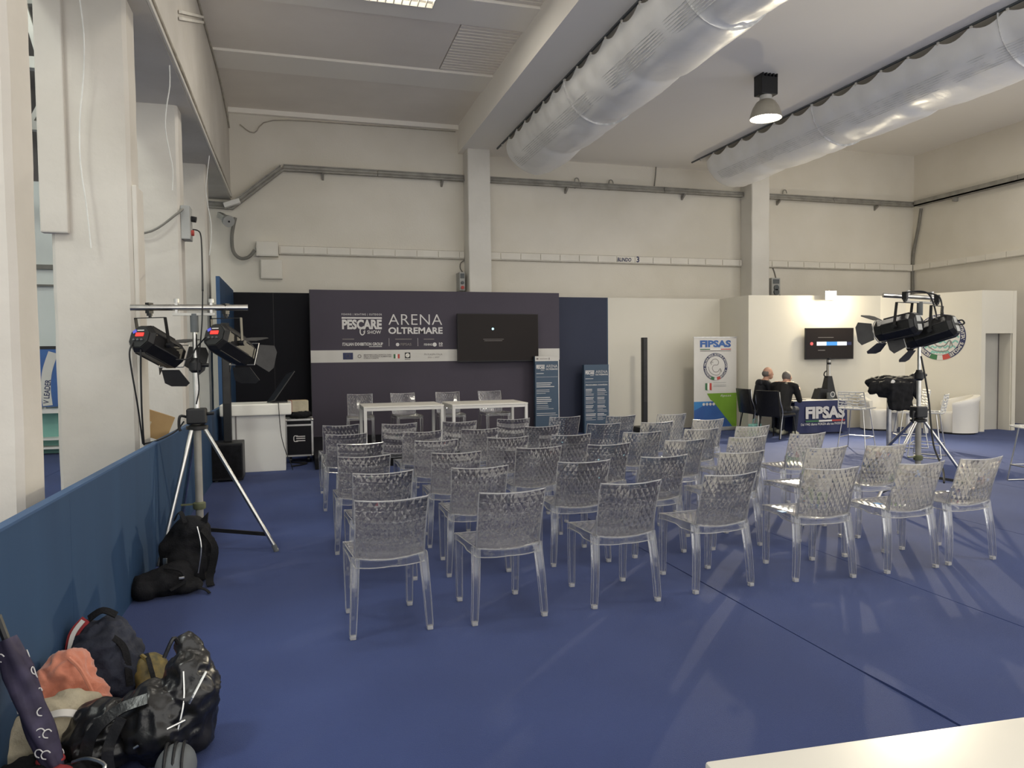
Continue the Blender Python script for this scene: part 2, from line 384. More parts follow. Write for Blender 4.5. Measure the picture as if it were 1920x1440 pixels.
for a, b in zip(edges[:-1], edges[1:]): carpet_strip(a, b, 0.004 if a == 2.67 else (0.0015 if a == 3.98 else 0.0))

WB = 14.9
struct('wall_back', MB().box(-2.0, 15.1, WB, WB+0.25, 0, 6.9), 'plaster', 'cream plastered back wall with cable trays')
struct('wall_right', MB().box(14.9, 15.15, 6.5, WB, 0, 6.9), 'plaster', 'cream plastered wall on the right with cable tray')
struct('wall_left', MB().box(-9.2, -9.0, -5, 15.1, 0, 9), 'hall_wall', 'pale wall of the neighbouring hall')
hw = struct('wall_back_hall', MB().box(-9, -2.0, WB, WB+0.25, 0, 4.75), 'hall_wall', 'pale greenish back wall of the neighbouring hall')
struct('wall_gable_hall', MB().box(-9, -2.0, WB+0.3, WB+0.5, 4.75, 9.2), 'hall_roof', 'dark gable above the pale wall of the neighbouring hall')
struct('ceiling_hall', MB().box(-9, -2.0, 3.0, 15.4, 9.2, 9.35), 'hall_roof', 'dark roof of the neighbouring hall')

# ceiling of the left bay: slab, ribs and panels
cl = struct('ceiling', MB().box(-2.0, 3.25, -1.2, WB, 6.34, 6.5), 'ceil', 'cream ceiling of the left bay with shallow ribs')
for y0 in (12.06, 9.55, 7.0, 4.45, 1.9):
    MB().box(-1.15, 3.25, y0, y0+0.72, 6.26, 6.345).build('rib', 'ceil_mid', cl)
def cpanel(x0, x1, y0, y1, z): MB().box(x0, x1, y0, y1, z, 6.345).build('ceiling_panel', 'ceil', cl)
cpanel(-1.15, 3.25, 12.79, 14.9, 6.29)
for y1 in (12.05, 9.54, 6.99, 4.44):
    cpanel(-1.15, 2.325, y1-1.78, y1, 6.295)
    mb = MB()
    for k in range(34):                                   # ribbed sheet beside the deep beam
        yy = y1-1.78+1.78*k/34; mb.box(2.34, 3.25, yy, yy+0.046, 6.285+0.008*(k % 2), 6.345)
    mb.build('ceiling_panel', 'ceil', cl)
MB().box(-1.15, 3.25, 14.80, 14.9, 6.20, 6.29).build('coving', 'ceil_mid', cl)
struct('ceiling_middle', MB().box(3.25, 10.2, -1.2, WB, 5.735, 6.6), 'ceil_mid', 'smooth lower ceiling of the middle bay')
struct('ceiling_right', MB().box(10.2, 15.1, -1.2, WB, 6.45, 6.6), 'ceil_mid', 'cream ceiling of the right bay')
# deep beam on the left, carried by the columns
bl = struct('beam', MB().box(-2.0, -1.15, -1.2, WB, 4.58, 6.9), 'plaster_col', 'deep cream concrete beam above the left columns')
mb = MB().box(-2.0, -1.9, -1.2, WB, 6.8, 9.3); mb.build('upstand', 'plaster_col', bl)

def chamfer_col(x0, x1, y0, y1, z0, z1, c=0.03):
    mb = MB(); poly = [(x0+c, y0), (x1-c, y0), (x1, y0+c), (x1, y1-c), (x1-c, y1), (x0+c, y1), (x0, y1-c), (x0, y0+c)]
    n = 8; zs = [z0+(z1-z0)*k/30 for k in range(31)]; secs = []
    for z in zs:
        secs.append([Vector((x+0.006*mnoise.noise(Vector((x*5, z*3, y*5))), y+0.006*mnoise.noise(Vector((x*5+9, z*3, y*5))), z)) for x, y in poly])
    return mb.loft(secs)
for i, (y0, lab) in enumerate([(4.08, 'chipped white concrete column nearest the camera at the left edge'), (6.78, 'wide white concrete column behind the left lamp stand'),
                               (9.5, 'white concrete column carrying the grey socket box'), (12.25, 'farthest white concrete column of the left row')]):
    c = struct('column', chamfer_col(-1.90, -1.30, y0, y0+0.34, 0, 4.58), 'plaster_col', lab)
    c.name = 'column'
    if i == 1:
        MB().box(-1.96, -1.76, y0-0.05, y0+0.02, 2.62, 4.58, 0.012).build('pilaster_strip', 'plaster_col', c)
        MB().box(-1.30, -1.262, y0+0.02, y0+0.30, 0, 3.05, 0.01).build('corner_guard', 'plaster_col', c)
    if i == 0:
        MB().box(-2.3, -1.62, y0-0.06, y0+0.02, 0, 4.58, 0.01).build('pilaster_strip', 'plaster_col', c)
# columns on the back wall
CX = [(at(879, 450, 'y', 14.45).x, at(921, 450, 'y', 14.45).x), (at(1410, 450, 'y', 14.45).x, at(1443, 450, 'y', 14.45).x)]
for u0, u1, lab in [(879, 921, 'square white column above the stage backdrop'), (1410, 1443, 'square white column behind the booth wall')]:
    struct('column', chamfer_col(at(u0, 450, 'y', 14.45).x, at(u1, 450, 'y', 14.45).x, 14.45, 14.9, 0, 5.735, 0.015), 'plaster_white', lab)

# ---- trusses of the neighbouring hall, glimpsed between the first two columns
for k, (Y, lab) in enumerate([(13.4, 'farther white steel roof truss in the neighbouring hall'), (10.6, 'nearer white steel roof truss in the neighbouring hall')]):
    t = thing('roof_truss', lab, 'roof truss', (-5.5, Y, 5.3), group='roof trusses of the neighbouring hall')
    MB().bar((-3.5, 0, 0), (3.5, 0, 0), 0.12, 0.14).build('bottom_chord', 'steel_white', t)
    MB().bar((-3.5, 0, 1.3), (3.5, 0, 2.2), 0.12, 0.14).build('top_chord', 'steel_white', t)
    for j in range(7):
        x = -3.5+j; MB().bar((x, 0, 0.0), (x+(0.5 if j % 2 == 0 else 1.0), 0, 1.35+0.13*(j+0.5)), 0.06, 0.07).build('web', 'steel_white', t)
        MB().bar((x+1, 0, 0.0), (x+0.5, 0, 1.35+0.13*(j+0.5)), 0.06, 0.07).build('web', 'steel_white', t)
    if k == 0:
        for zz in (1.2, 2.6): MB().bar((-3.4, -0.3, zz-0.6), (3.4, -0.3, zz+0.5), 0.1, 0.1).build('purlin', 'steel_white', t)
# stand banner, shelf and panels glimpsed in the neighbouring hall
t = thing('display_banner', 'blue and white banner glimpsed between the first two columns', 'banner', (-4.2, 14.4, 0))
MB().box(-0.38, 0.40, 0, 0.03, 0.78, 1.80).build('cloth', 'print_blue', t)
MB().box(-0.40, 0.42, -0.01, 0.04, 1.78, 1.83).build('top_bar', 'black_plastic', t)
M = fac_mat((-0.02, -0.004, 0.8), (1, 0, 0))
mb = MB(); stroke(mb, M, [(0.16, 0.92), (0.06, 0.60), (0.03, 0.30), (0.05, 0.0)], 0.15, 0.001); mb.build('white_swoosh', 'print_white', t)
Mr = M @ Matrix.Translation((0.07, 0.03, 0.004)) @ Matrix.Rotation(radians(84), 4, 'Z')
lettering('V LEADER', Mr, 0.42, 0.09, 'print_navy', t, 0.02)
MB().box(-0.04, -0.0, 0.01, 0.05, 0, 0.8).build('post', 'box_grey', t)
t = thing('display_shelf', 'white shelf unit below the banner in the neighbouring hall', 'shelf', (-4.1, 14.0, 0))
MB().box(-0.5, 0.5, -0.15, 0.2, 0.70, 0.76).build('top', 'white_lam', t)
MB().box(-0.5, 0.5, 0.15, 0.2, 0.0, 0.70).build('back_panel', 'print_teal', t)
for z in (0.1, 0.25): MB().box(-0.5, 0.5, -0.15, 0.15, z, z+0.03).build('shelf_board', 'white_lam', t)
for z0, z1 in ((2.9, 2.93), (3.2, 3.28)):
    o = MB().box(-5.5, -3.0, 14.82, 14.9, z0, z1).build('wall_conduit', 'cable_grey'); tag(o, f'{"slim" if z0 < 3 else "boxed"} grey conduit on the pale wall of the neighbouring hall', 'conduit')

# ================================================================ SERVICES ON WALLS AND CEILING
# galvanised cable tray, back wall
P = [at(388, 388, 'y', 14.8), at(436, 392, 'y', 14.8), at(531, 322, 'y', 14.8)]
zt = 5.17; P[2].z = zt
t = thing('cable_tray', 'long grey galvanised cable tray along the back wall', 'cable tray', (0, 0, 0))
def tray_run(a, b, parent, up):
    mb = MB(); a, b = Vector(a), Vector(b); off = Vector(up)
    mb.bar(a, b, 0.10, 0.02, up); mb.bar(a+off*0.055, b+off*0.055, 0.04, 0.09, up); mb.bar(a+off*0.10-Vector((0, 0.0, 0)), b+off*0.10, 0.10, 0.02, up)
    mb.cyl(a+off*0.02+Vector((0, -0.03, 0)), b+off*0.02+Vector((0, -0.03, 0)), 0.022, n=6)
    return mb.build('tray_run', 'galv', parent)
tray_run(P[0], P[1], t, (0, 0, 1)); tray_run(P[1], P[2], t, (-0.5, 0, 0.85))
xs = [P[2].x, 1.5, 3.26]; 
for a, b in [(P[2].x, 1.6), (1.6, CX[0][0]-0.01), (CX[0][1]+0.01, 5.9), (5.9, 7.9), (7.9, CX[1][0]-0.01), (CX[1][1]+0.01, 12.4), (12.4, 14.8)]:
    tray_run((a+0.005, 14.8, zt), (b-0.005, 14.8, zt), t, (0, 0, 1))
for x in (0.55, 2.9, 5.6, 8.4, 10.9, 13.7):
    mb = MB(); mb.add([(x-0.02, 14.895, zt-0.02), (x+0.02, 14.895, zt-0.02), (x-0.02, 14.72, zt-0.02), (x+0.02, 14.72, zt-0.02), (x-0.02, 14.895, zt-0.13), (x+0.02, 14.895, zt-0.13)],
                      [(0, 1, 3, 2), (2, 3, 5, 4), (0, 4, 5, 1), (0, 2, 4), (1, 5, 3)]); mb.build('bracket', 'galv', t)
t = thing('cable_tray', 'grey galvanised cable tray along the right wall', 'cable tray', (0, 0, 0))
for a, b in [(14.72, 12.0), (12.0, 9.5), (9.5, 7.0)]:
    mb = MB(); mb.box(14.72, 14.895, b, a-0.01, zt-0.01, zt+0.02); mb.box(14.72, 14.74, b, a-0.01, zt-0.01, zt+0.12); mb.build('tray_run', 'galv', t)
for y in (13.6, 11.2): MB().box(14.76, 14.895, y, y+0.05, zt-0.10, zt-0.01).build('bracket', 'galv', t)
# white trunking with snap-on covers
zk = 3.66
t = thing('cable_trunking', 'white sectional cable trunking on the back wall marked with BLINDO 3', 'trunking', (0, 0, 0))
MB().box(-0.3, CX[0][0]-0.01, 14.84, 14.895, zk-0.075, zk+0.075).build('backing', 'pvc_white', t)
MB().box(CX[0][1]+0.01, CX[1][0]-0.01, 14.84, 14.895, zk-0.075, zk+0.075).build('backing', 'pvc_white', t)
MB().box(CX[1][1]+0.01, 14.83, 14.84, 14.895, zk-0.075, zk+0.075).build('backing', 'pvc_white', t)
x = -0.28
while x < 14.6:
    x1 = x+0.44
    xs_, xe_ = x+0.006, x1-0.006
    for c0, c1 in CX:
        if xs_ < c0 < xe_: xe_ = c0-0.012
        elif xs_ < c1 < xe_: xs_ = c1+0.012
        elif c0 <= xs_ and xe_ <= c1: xe_ = xs_
    if xe_-xs_ > 0.02:
        MB().box(xs_, xe_, 14.815, 14.842, zk-0.062, zk+0.062, 0.004).build('trunking_cover', 'pvc_white', t)
    x = x1
for zz in (zk+0.078, zk-0.082):
    for xa_, xb_ in ((-0.3, CX[0][0]-0.01), (CX[0][1]+0.01, CX[1][0]-0.01), (CX[1][1]+0.01, 14.83)): MB().box(xa_, xb_, 14.86, 14.895, zz-0.008, zz+0.008).build('flange', 'cable_tan', t)
p = at(1158, 493.5, 'y', 14.8); M = fac_mat((p.x, 14.812, zk-0.045), (1, 0, 0))
lettering('BLINDO', M, 0.33, 0.085, 'print_navy', t, 0.03, slant=0.12); 
lettering('3', fac_mat((p.x+0.46, 14.812, zk-0.055), (1, 0, 0)), 0.07, 0.13, 'print_navy', t, 0.03)
t = thing('cable_trunking', 'white sectional cable trunking on the right wall', 'trunking', (0, 0, 0))
MB().box(14.84, 14.895, 7.0, 14.84, zk-0.075, zk+0.075).build('backing', 'pvc_white', t)
for k in range(15):
    y1 = 14.8-k*0.5; MB().box(14.815, 14.842, y1-0.49, y1, zk-0.062, zk+0.062, 0.004).build('trunking_cover', 'pvc_white', t)
# conduits, junction boxes, socket boxes
def boxthing(name, label, cat, b, mt, bev=0.008, parts=()):
    t = thing(name, label, cat, ((b[0]+b[1])/2, (b[2]+b[3])/2, b[4]))
    cx, cy, cz = t.location
    MB().box(b[0]-cx, b[1]-cx, b[2]-cy, b[3]-cy, 0, b[5]-b[4], bev).build('housing', mt, t)
    for nm, q, m_ in parts: MB().box(q[0]-cx, q[1]-cx, q[2]-cy, q[3]-cy, q[4]-cz, q[5]-cz, 0.002).build(nm, m_, t)
    return t
a, b = at(480, 452, 'y', 14.75), at(522, 481, 'y', 14.75)
boxthing('junction_box', 'upper of two square white junction boxes on the back wall', 'junction box', (a.x, b.x, 14.72, 14.9, b.z, a.z), 'pvc_white', 0.01, [('lid', (a.x+0.02, b.x-0.02, 14.71, 14.73, b.z+0.02, a.z-0.02), 'pvc_white'), ('gland', (a.x-0.03, a.x, 14.76, 14.84, b.z+0.08, b.z+0.16), 'box_grey')])
a, b = at(488, 486, 'y', 14.8), at(530, 523, 'y', 14.8)
boxthing('junction_box', 'lower of two square white junction boxes on the back wall', 'junction box', (a.x, b.x, 14.8, 14.9, b.z, a.z), 'pvc_white', 0.01, [('lid', (a.x+0.015, b.x-0.015, 14.79, 14.81, b.z+0.015, a.z-0.015), 'pvc_white')])
mb = MB(); mb.tube([at(u, v, 'y', 14.74) for u, v in [(441, 408), (435, 440), (437, 470), (450, 484), (466, 482), (478, 469)]], 0.032, 8); tag(mb.build('conduit_hose', 'cable_grey', smooth=True), 'dark flexible conduit looping from the tray to a junction box', 'conduit')
p = at(412, 405, 'y', 14.7); q = at(427, 414, 'y', 14.45)
t = thing('security_camera', 'small silver security camera under the cable tray corner', 'camera', p)
d = q-p
MB().bar((0, 0, 0.02), d*1.0+Vector((0, 0, 0.02)), 0.10, 0.10).build('housing', 'alu_edge', t); MB().cyl(d*0.9, d*1.15, 0.10, 0.11, 16).build('lens_hood', 'box_grey', t, True); MB().cyl(d*1.1, d*1.18, 0.018, 0.018, 8).build('lens', 'black_plastic', t)
MB().bar((0, 0.1, 0.08), (0, 0.0, 0.0), 0.03, 0.03).build('bracket', 'alu_edge', t)
p = at(437, 381, 'y', 14.7); o = MB().box(-0.17, 0.13, -0.06, 0.06, -0.04, 0.05, 0.01, M=Matrix.Translation(p) @ Matrix.Rotation(radians(-20), 4, 'Y')).build('cover_plate', 'white_lam'); tag(o, 'tilted pale cover plate over the tray corner', 'plate')
def socket_box(u0, v0, u1, v1, Y, lab):
    a, b = at(u0, v0, 'y', Y), at(u1, v1, 'y', Y); z = a.z-b.z
    t = thing('socket_box', lab, 'socket box', ((a.x+b.x)/2, Y, b.z)); wd = (b.x-a.x)/2
    MB().box(-wd, wd, -0.02, 0.297, 0, z, 0.008).build('housing', 'box_grey', t)
    MB().box(-wd*0.7, wd*0.7, -0.03, 0, z*0.66, z*0.92, 0.003).build('breaker_window', 'grey_rubber', t)
    MB().cyl((0, -0.05, z*0.42), (0, 0, z*0.42), wd*0.55, n=14).build('socket', 'grey_rubber', t)
    MB().cyl((0, -0.05, z*0.16), (0, 0, z*0.16), wd*0.6, n=14).build('socket', 'flag_red' if 'stage' in lab else 'grey_rubber', t)
socket_box(861, 510, 872, 545, 14.6, 'grey socket box with red socket beside the column above the stage')
socket_box(1446, 521, 1462, 553, 14.6, 'grey socket box beside the column above the booth wall')
for pts, lab in [([(873, 487), (864, 493), (863, 503), (868, 511)], 'thin cable curling into the socket box above the stage'), ([(1448, 500), (1452, 510), (1455, 522)], 'thin cable curling into the socket box above the booth'), ([(1456, 548), (1466, 556), (1478, 560)], 'thin cable leaving the socket box above the booth')]:
    mb = MB(); mb.tube([at(u, v, 'y', 14.885) for u, v in pts], 0.012, 6); tag(mb.build('thin_cable', 'cable_grey'), lab, 'cable')
mb = MB(); mb.tube([at(u, v, 'x', 14.85) for u, v in [(1727, 391), (1722, 425), (1715, 460), (1711, 490), (1711, 560)]], 0.035, 8); tag(mb.build('conduit_hose', 'cable_grey', smooth=True), 'grey conduit dropping down the far right corner of the room', 'conduit')
mb = MB(); mb.tube([at(u, v, 'y', 14.85) for u, v in [(1230, 313), (1229, 330), (1227, 352), (1230, 362)]], 0.012, 6); tag(mb.build('thin_cable', 'cable_grey'), 'thin cable dropping from ceiling to tray on back wall', 'cable')
for u, lab in [(1078, 'small metal hook above the tray left of the hanging cable'), (1142, 'bent metal hook above the tray near the middle'), (1468, 'small metal clamp above the tray right of the booth column')]:
    p = at(u, 345 + (u-1078)*0.055, 'y', 14.85); mb = MB(); mb.tube([p+Vector((0, 0, -0.1)), p+Vector((0, 0, 0.1)), p+Vector((0.06, -0.02, 0.12)), p+Vector((0.09, -0.02, 0.05))], 0.012, 6); tag(mb.build('wall_hook', 'galv'), lab, 'hook')
# cables along the left beam
xb = -1.135
mb = MB(); mb.tube([(xb, 14.8, 4.62), (xb, 12, 4.60), (xb, 9, 4.61), (xb, 6, 4.60), (xb, 3, 4.60)], 0.022, 6, 3); tag(mb.build('beam_cable', 'pvc_white'), 'pale conduit along the lower edge of the left beam', 'conduit')
mb = MB(); mb.tube([(xb, 14.8, 4.66), (xb-0.0, 13, 4.70), (xb, 11.4, 4.68), (xb, 9, 4.72), (xb, 7.5, 4.70), (xb, 5, 4.72)], 0.014, 6, 4); tag(mb.build('beam_cable', 'cable_tan'), 'dark cable sagging along the lower edge of the left beam', 'cable')
mb = MB(); mb.tube([(xb, 14.78, 5.9), (xb+0.0, 14.2, 6.05), (xb, 12.9, 6.2), (xb, 11, 6.22), (xb, 8, 6.22), (xb, 4, 6.22)], 0.016, 6, 4); tag(mb.build('beam_cable', 'cable_tan'), 'dark cable where the left beam meets the ceiling', 'cable')
mb = MB(); mb.tube([(-0.95, 14.86, 6.0), (-0.7, 14.86, 5.86), (-0.35, 14.86, 6.12), (1.2, 14.86, 6.16), (3.2, 14.86, 6.17)], 0.011, 6, 4); tag(mb.build('wall_cable', 'cable_tan'), 'thin cable sagging below the coving on the back wall', 'cable')
p = Vector((xb, 8.3, 6.05)); mb = MB(); qa, qb = at(338, 22, 'x', xb+0.01), at(380, 32, 'x', xb+0.01); mb.bar(qa, qb, 0.03, 0.03); mb.bar(qa-Vector((0, 0, 0.07)), qb-Vector((0, 0, 0.07)), 0.03, 0.03); tag(mb.build('cable_clip', 'pvc_white'), 'short white bracket on the side of the left beam', 'bracket')
for i, (X0, Y0, z0, z1, lab) in enumerate([(-1.62, 6.70, 4.55, 2.5, 'loose white string on the wide left column'), (-1.2, 8.15, 4.55, 3.3, 'white string hanging from the beam before the socket column'), (-1.2, 11.6, 4.55, 3.1, 'white string hanging before the farthest left column')]):
    mb = MB(); mb.tube([(X0+0.03*sin(k*1.3+i), Y0, z0+(z1-z0)*k/6) for k in range(7)], 0.006, 5, 3); tag(mb.build('hanging_string', 'string_white'), lab, 'string')

# high-bay lamps (one in view, the rest of the same grid lights the room)
def highbay(x, y, zc, lab, power=LAMP_W):
    t = thing('high_bay_lamp', lab, 'ceiling lamp', (x, y, zc), group='high-bay lamps of the hall')
    MB().box(-0.14, 0.14, -0.10, 0.10, -0.30, -0.04, 0.01).build('ballast_box', 'black_plastic', t)
    mb = MB()
    for k in range(5): mb.box(-0.13+k*0.06, -0.11+k*0.06, -0.11, 0.11, -0.05, 0.0)
    mb.build('cooling_fins', 'black_plastic', t)
    MB().cyl((0, 0, -0.37), (0, 0, -0.29), 0.09, n=16).build('neck', 'steel_white', t, True)
    prof = [(0.085, -0.36), (0.14, -0.40), (0.19, -0.48), (0.225, -0.58), (0.235, -0.64), (0.228, -0.64), (0.215, -0.58), (0.17, -0.47), (0.07, -0.40)]
    MB().lathe(prof, (0, 0, 0), 28).build('reflector', 'lamp_bowl', t, True)
    MB().cyl((0, 0, -0.63), (0, 0, -0.622), 0.218, n=28).build('glass_disc', 'lamp_glow', t)
    ld = bpy.data.lights.new('lamp_light', 'SPOT'); ld.energy = power*4; ld.spot_size = radians(165); ld.spot_blend = 0.6; ld.shadow_soft_size = 0.22; ld.color = (1.0, 0.93, 0.80)
    lo = bpy.data.objects.new('lamp_light', ld); COL.objects.link(lo); lo.parent = t; lo.location = (0, 0, -0.67)
    return t
p = at(1436, 146, 'z', 5.70); highbay(p.x, p.y, 5.735, 'bell-shaped high-bay lamp hanging from the middle ceiling')
LX = p.x
highbay(LX, 3.2, 5.735, 'bell-shaped high-bay lamp of the middle ceiling above the picture')
highbay(12.9, 4.0, 6.45, 'bell-shaped high-bay lamp in the right bay outside the view')
# louvred tube fittings
def tube_fitting(x0, x1, y0, y1, z, lab, power=TUBE_W):
    t = thing('tube_light', lab, 'ceiling light', ((x0+x1)/2, (y0+y1)/2, z), group='louvred tube lights'); wx, wy = (x1-x0)/2, (y1-y0)/2
    mb = MB(); mb.box(-wx, wx, -wy, wy, 0.06, 0.09); mb.box(-wx, wx, -wy, -wy+0.015, 0, 0.06); mb.box(-wx, wx, wy-0.015, wy, 0, 0.06); mb.box(-wx, -wx+0.015, -wy, wy, 0, 0.06); mb.box(wx-0.015, wx, -wy, wy, 0, 0.06); mb.build('casing', 'white_lam', t)
    n = 12
    for k in range(1, n): MB().box(-wx+2*wx*k/n-0.006, -wx+2*wx*k/n+0.006, -wy+0.02, wy-0.02, 0.0, 0.03).build('louvre', 'white_gloss', t)
    for yy in (-wy*0.5, wy*0.5): MB().cyl((-wx+0.03, yy, 0.045), (wx-0.03, yy, 0.045), 0.014, n=8).build('tube', 'tube_glow', t)
    ld = bpy.data.lights.new('lamp_light', 'AREA'); ld.shape = 'RECTANGLE'; ld.size = wx*2; ld.size_y = wy*2; ld.energy = power; ld.color = (1.0, 0.94, 0.82)
    lo = bpy.data.objects.new('lamp_light', ld); COL.objects.link(lo); lo.parent = t; lo.location = (0, 0, -0.01)
a = at(817, 4, 'z', 6.165); b = at(808, 16.5, 'z', 6.165)
tube_fitting(a.x-1.25, a.x, b.y-0.6, b.y, 6.165, 'louvred tube light cut by the top edge of the picture')
tube_fitting(0.4, 1.65, 4.4, 5.0, 6.165, 'louvred tube light of the left bay above the picture')
a = at(1903, 132, 'z', 6.355); tube_fitting(a.x, a.x+1.25, a.y-0.3, a.y+0.3, 6.355, 'louvred tube light at the right edge of the picture')
# added lamps that stand in for daylight high in the neighbouring hall
for y in (2.0, 8.5):
    t = thing('added_hall_lamp', f'{"nearer" if y < 5 else "farther"} flat lamp added under the neighbouring hall roof in place of daylight', 'ceiling lamp', (-4.6, y, 8.9), group='lamps added to the neighbouring hall')
    MB().box(-0.8, 0.8, -0.6, 0.6, 0.02, 0.12, 0.02).build('casing', 'steel_white', t)
    MB().box(-0.75, 0.75, -0.55, 0.55, 0.0, 0.02).build('diffuser', 'lamp_glow', t)
    ld = bpy.data.lights.new('lamp_light', 'AREA'); ld.shape = 'RECTANGLE'; ld.size = 1.5; ld.size_y = 1.1; ld.energy = HALL_W; ld.color = (0.86, 1.0, 0.97)
    lo = bpy.data.objects.new('lamp_light', ld); COL.objects.link(lo); lo.parent = t; lo.location = (0, 0, -0.02)

# ---- textile air ducts: D-shaped sleeves hung from two rails
def duct(xc, r, y0, y1, zc, lab):
    t = thing('air_duct', lab, 'air duct', (xc, y1, zc), group='textile air ducts')
    L = y1-y0; nseg = 240; na = 26; mb = MB(); secs = []
    for k in range(nseg+1):
        s = k/nseg*L; e = min(1.0, max(0.0, s/0.42)); rr = r*(0.55+0.45*math.sqrt(max(0.0, 1-(1-e)**2)))
        bay = (s % 1.75)/1.75; sag = 0.018*sin(bay*pi)-0.022*math.exp(-((bay-0.5)*2-1)**2*60)-0.02*math.exp(-(bay*9)**2)
        sec = []
        for i in range(na+1):
            a = -pi+pi*i/na; w_ = 1+sag/r*(-sin(a))*1.2
            wr = 0.012*mnoise.noise(Vector((s*5, a*2.5, xc)))+0.028*mnoise.noise(Vector((s*1.7, a*4, xc+3)))*(-sin(a))
            sec.append(Vector((cos(a)*rr*w_*(1+wr), -s, sin(a)*(rr*w_+wr)-0.035-0.085*max(0.0, abs(cos(a))-0.80)/0.20*abs(sin(s/0.5*pi)))))
        secs.append(sec)
    n = na+1; vs = [v for sec in secs for v in sec]
    fs = [(k*n+i, k*n+i+1, (k+1)*n+i+1, (k+1)*n+i) for k in range(nseg) for i in range(na)]+[tuple(range(na, -1, -1))]
    mb.add(vs, fs); mb.build('sleeve', 'duct_fabric', t, 60)
    mb = MB()                                            # rows of air holes: faint printed band
    for q in range(7):
        a = -pi+pi*(0.20+0.017*q); mb.bar((cos(a)*(r+0.012), -0.5, sin(a)*(r+0.012)-0.04), (cos(a)*(r+0.012), -L, sin(a)*(r+0.012)-0.04), 0.004, 0.006, up=(0, 0, 1))
    mb.build('air_hole_band', 'duct_print', t)
    for sx in (-1, 1):
        MB().bar((sx*(r-0.01), 0.35, -0.012), (sx*(r-0.01), -L, -0.012), 0.03, 0.024).build('rail', 'grey_rubber', t)
    for k in range(int(L/0.5)):
        MB().box(-r-0.0, -r+0.02, -0.5*k-0.03, -0.5*k, -0.07, -0.02).build('hanger', 'pvc_white', t)
    for s in (1.75*2+0.02, 1.75*4-0.1):
        mb = MB()
        for i in range(na):
            a0, a1 = -pi+pi*i/na, -pi+pi*(i+1)/na
            mb.bar((cos(a0)*(r+0.006), -s, sin(a0)*(r+0.006)-0.03), (cos(a1)*(r+0.006), -s, sin(a1)*(r+0.006)-0.03), 0.03, 0.006, up=(0, 1, 0))
        mb.build('zip_seam', 'duct_print', t)
    return t
duct(4.53, 0.61, -1.0, 13.95, 5.735, 'long white textile air duct hanging beside the deep beam')
duct(8.92, 0.62, -1.0, 13.95, 5.735, 'long white textile air duct hanging behind the bell lamp')

# ================================================================ PARTITIONS, BACKDROP, BOOTH
zt0, zt1 = 0.965, 0.88
t = thing('partition_wall', 'low blue partition wall along the left columns', 'partition', (-1.10, 7.3, 0))
mb = MB(); y0, y1 = -2.0-7.3, 11.5-7.3
def ztop(y): return zt0+(zt1-zt0)*(y-3.0)/8.0
cuts = [-2.0, 0.0, 2.0, 4.0, 6.0, 8.0, 10.0, 11.5]
for a, b in zip(cuts[:-1], cuts[1:]):
    mb = MB(); vs = [(x, y-7.3, z) for y in (a+0.001, b-0.001) for x, z in ((-0.02, 0), (0.02, 0), (0.02, ztop(y)-0.004), (-0.02, ztop(y)-0.004))]
    mb.add(vs, [(0, 1, 2, 3), (7, 6, 5, 4), (0, 4, 5, 1), (1, 5, 6, 2), (2, 6, 7, 3), (3, 7, 4, 0)]); mb.build('panel', 'low_wall', t)
    mb = MB(); mb.bar((0, a-7.3, ztop(a)), (0, b-7.3, ztop(b)), 0.045, 0.012); mb.build('cap', 'low_wall_cap', t)
YP = 13.9
t = thing('partition_wing', 'tall navy partition wing at the left end of the stage', 'partition', (-1.10, 12.7, 0)); MB().box(-0.02, 0.03, -1.2, 1.22, 0, 2.79).build('panel', 'low_wall', t); MB().box(-0.022, 0.032, -1.205, -1.19, 0, 2.79).build('edge_strip', 'low_wall_cap', t)
t = thing('partition_panel', 'black partition behind the white counter', 'partition', (-0.4, YP, 0)); MB().box(-0.68, 0.70, 0, 0.06, 0, 2.76).build('panel', 'black_panel', t); MB().box(-0.005, 0.005, -0.004, 0.0, 0, 2.76).build('joint_strip', 'black_plastic', t)
t = thing('partition_panel', 'navy partition right of the stage backdrop', 'partition', (5.5, YP, 0)); MB().box(-0.75, 0.63, 0, 0.06, 0, 2.745).build('panel', 'navy_panel', t); MB().box(0.615, 0.635, -0.006, 0.06, 0, 2.745).build('edge_strip', 'totem_blue', t)
struct('wall_panel', MB().box(6.14, 8.8, YP, YP+0.06, 0, 2.745), 'booth_white', 'plain white exhibition wall between stage and booth')

# --- stage backdrop with print
YB = 13.5
t = thing('stage_backdrop', 'dark purple-grey stage backdrop printed ARENA OLTREMARE', 'backdrop', (0, YB, 0))
xl, xr = at(580, 543, 'y', YB).x, at(1048, 550, 'y', YB).x
MB().box(xl, xr, 0, 0.12, 0.0, 2.79).build('panel', 'stage_panel', t)
MB().box(xl-0.004, xl+0.006, -0.003, 0.12, 0.0, 2.79).build('edge_strip', 'black_plastic', t)
st = MB().box(xl, xr, -0.004, 0.0, 1.49, 1.71).build('white_strip', 'print_white', t)
def pb(u, v): q = at(u, v, 'y', YB-0.005); return q.x, q.z
def back_text(s_, u0, v0, u1, v1, mt, bold=0.0, sp=1.0, slant=0.0):
    x0, z1 = pb(u0, v0); x1, z0 = pb(u1, v1)
    return lettering(s_, fac_mat((x0, -0.0065, z0), (1, 0, 0)), x1-x0, z1-z0, mt, t, bold, sp, slant=slant)
back_text('ARENA', 728, 589, 829, 609, 'print_text', -0.008, 1.05); back_text('OLTREMARE', 728, 613.5, 830, 626, 'print_text', 0.03)
back_text('PESCARE', 641, 599, 716, 617.5, 'print_text', 0.045); back_text('SHOW', 688.5, 619.5, 714.5, 626, 'print_text', 0.015)
back_text('FISHING | BOATING | OUTDOOR', 640.5, 587.5, 716, 592.5, 'print_text', 0.02, 1.35)
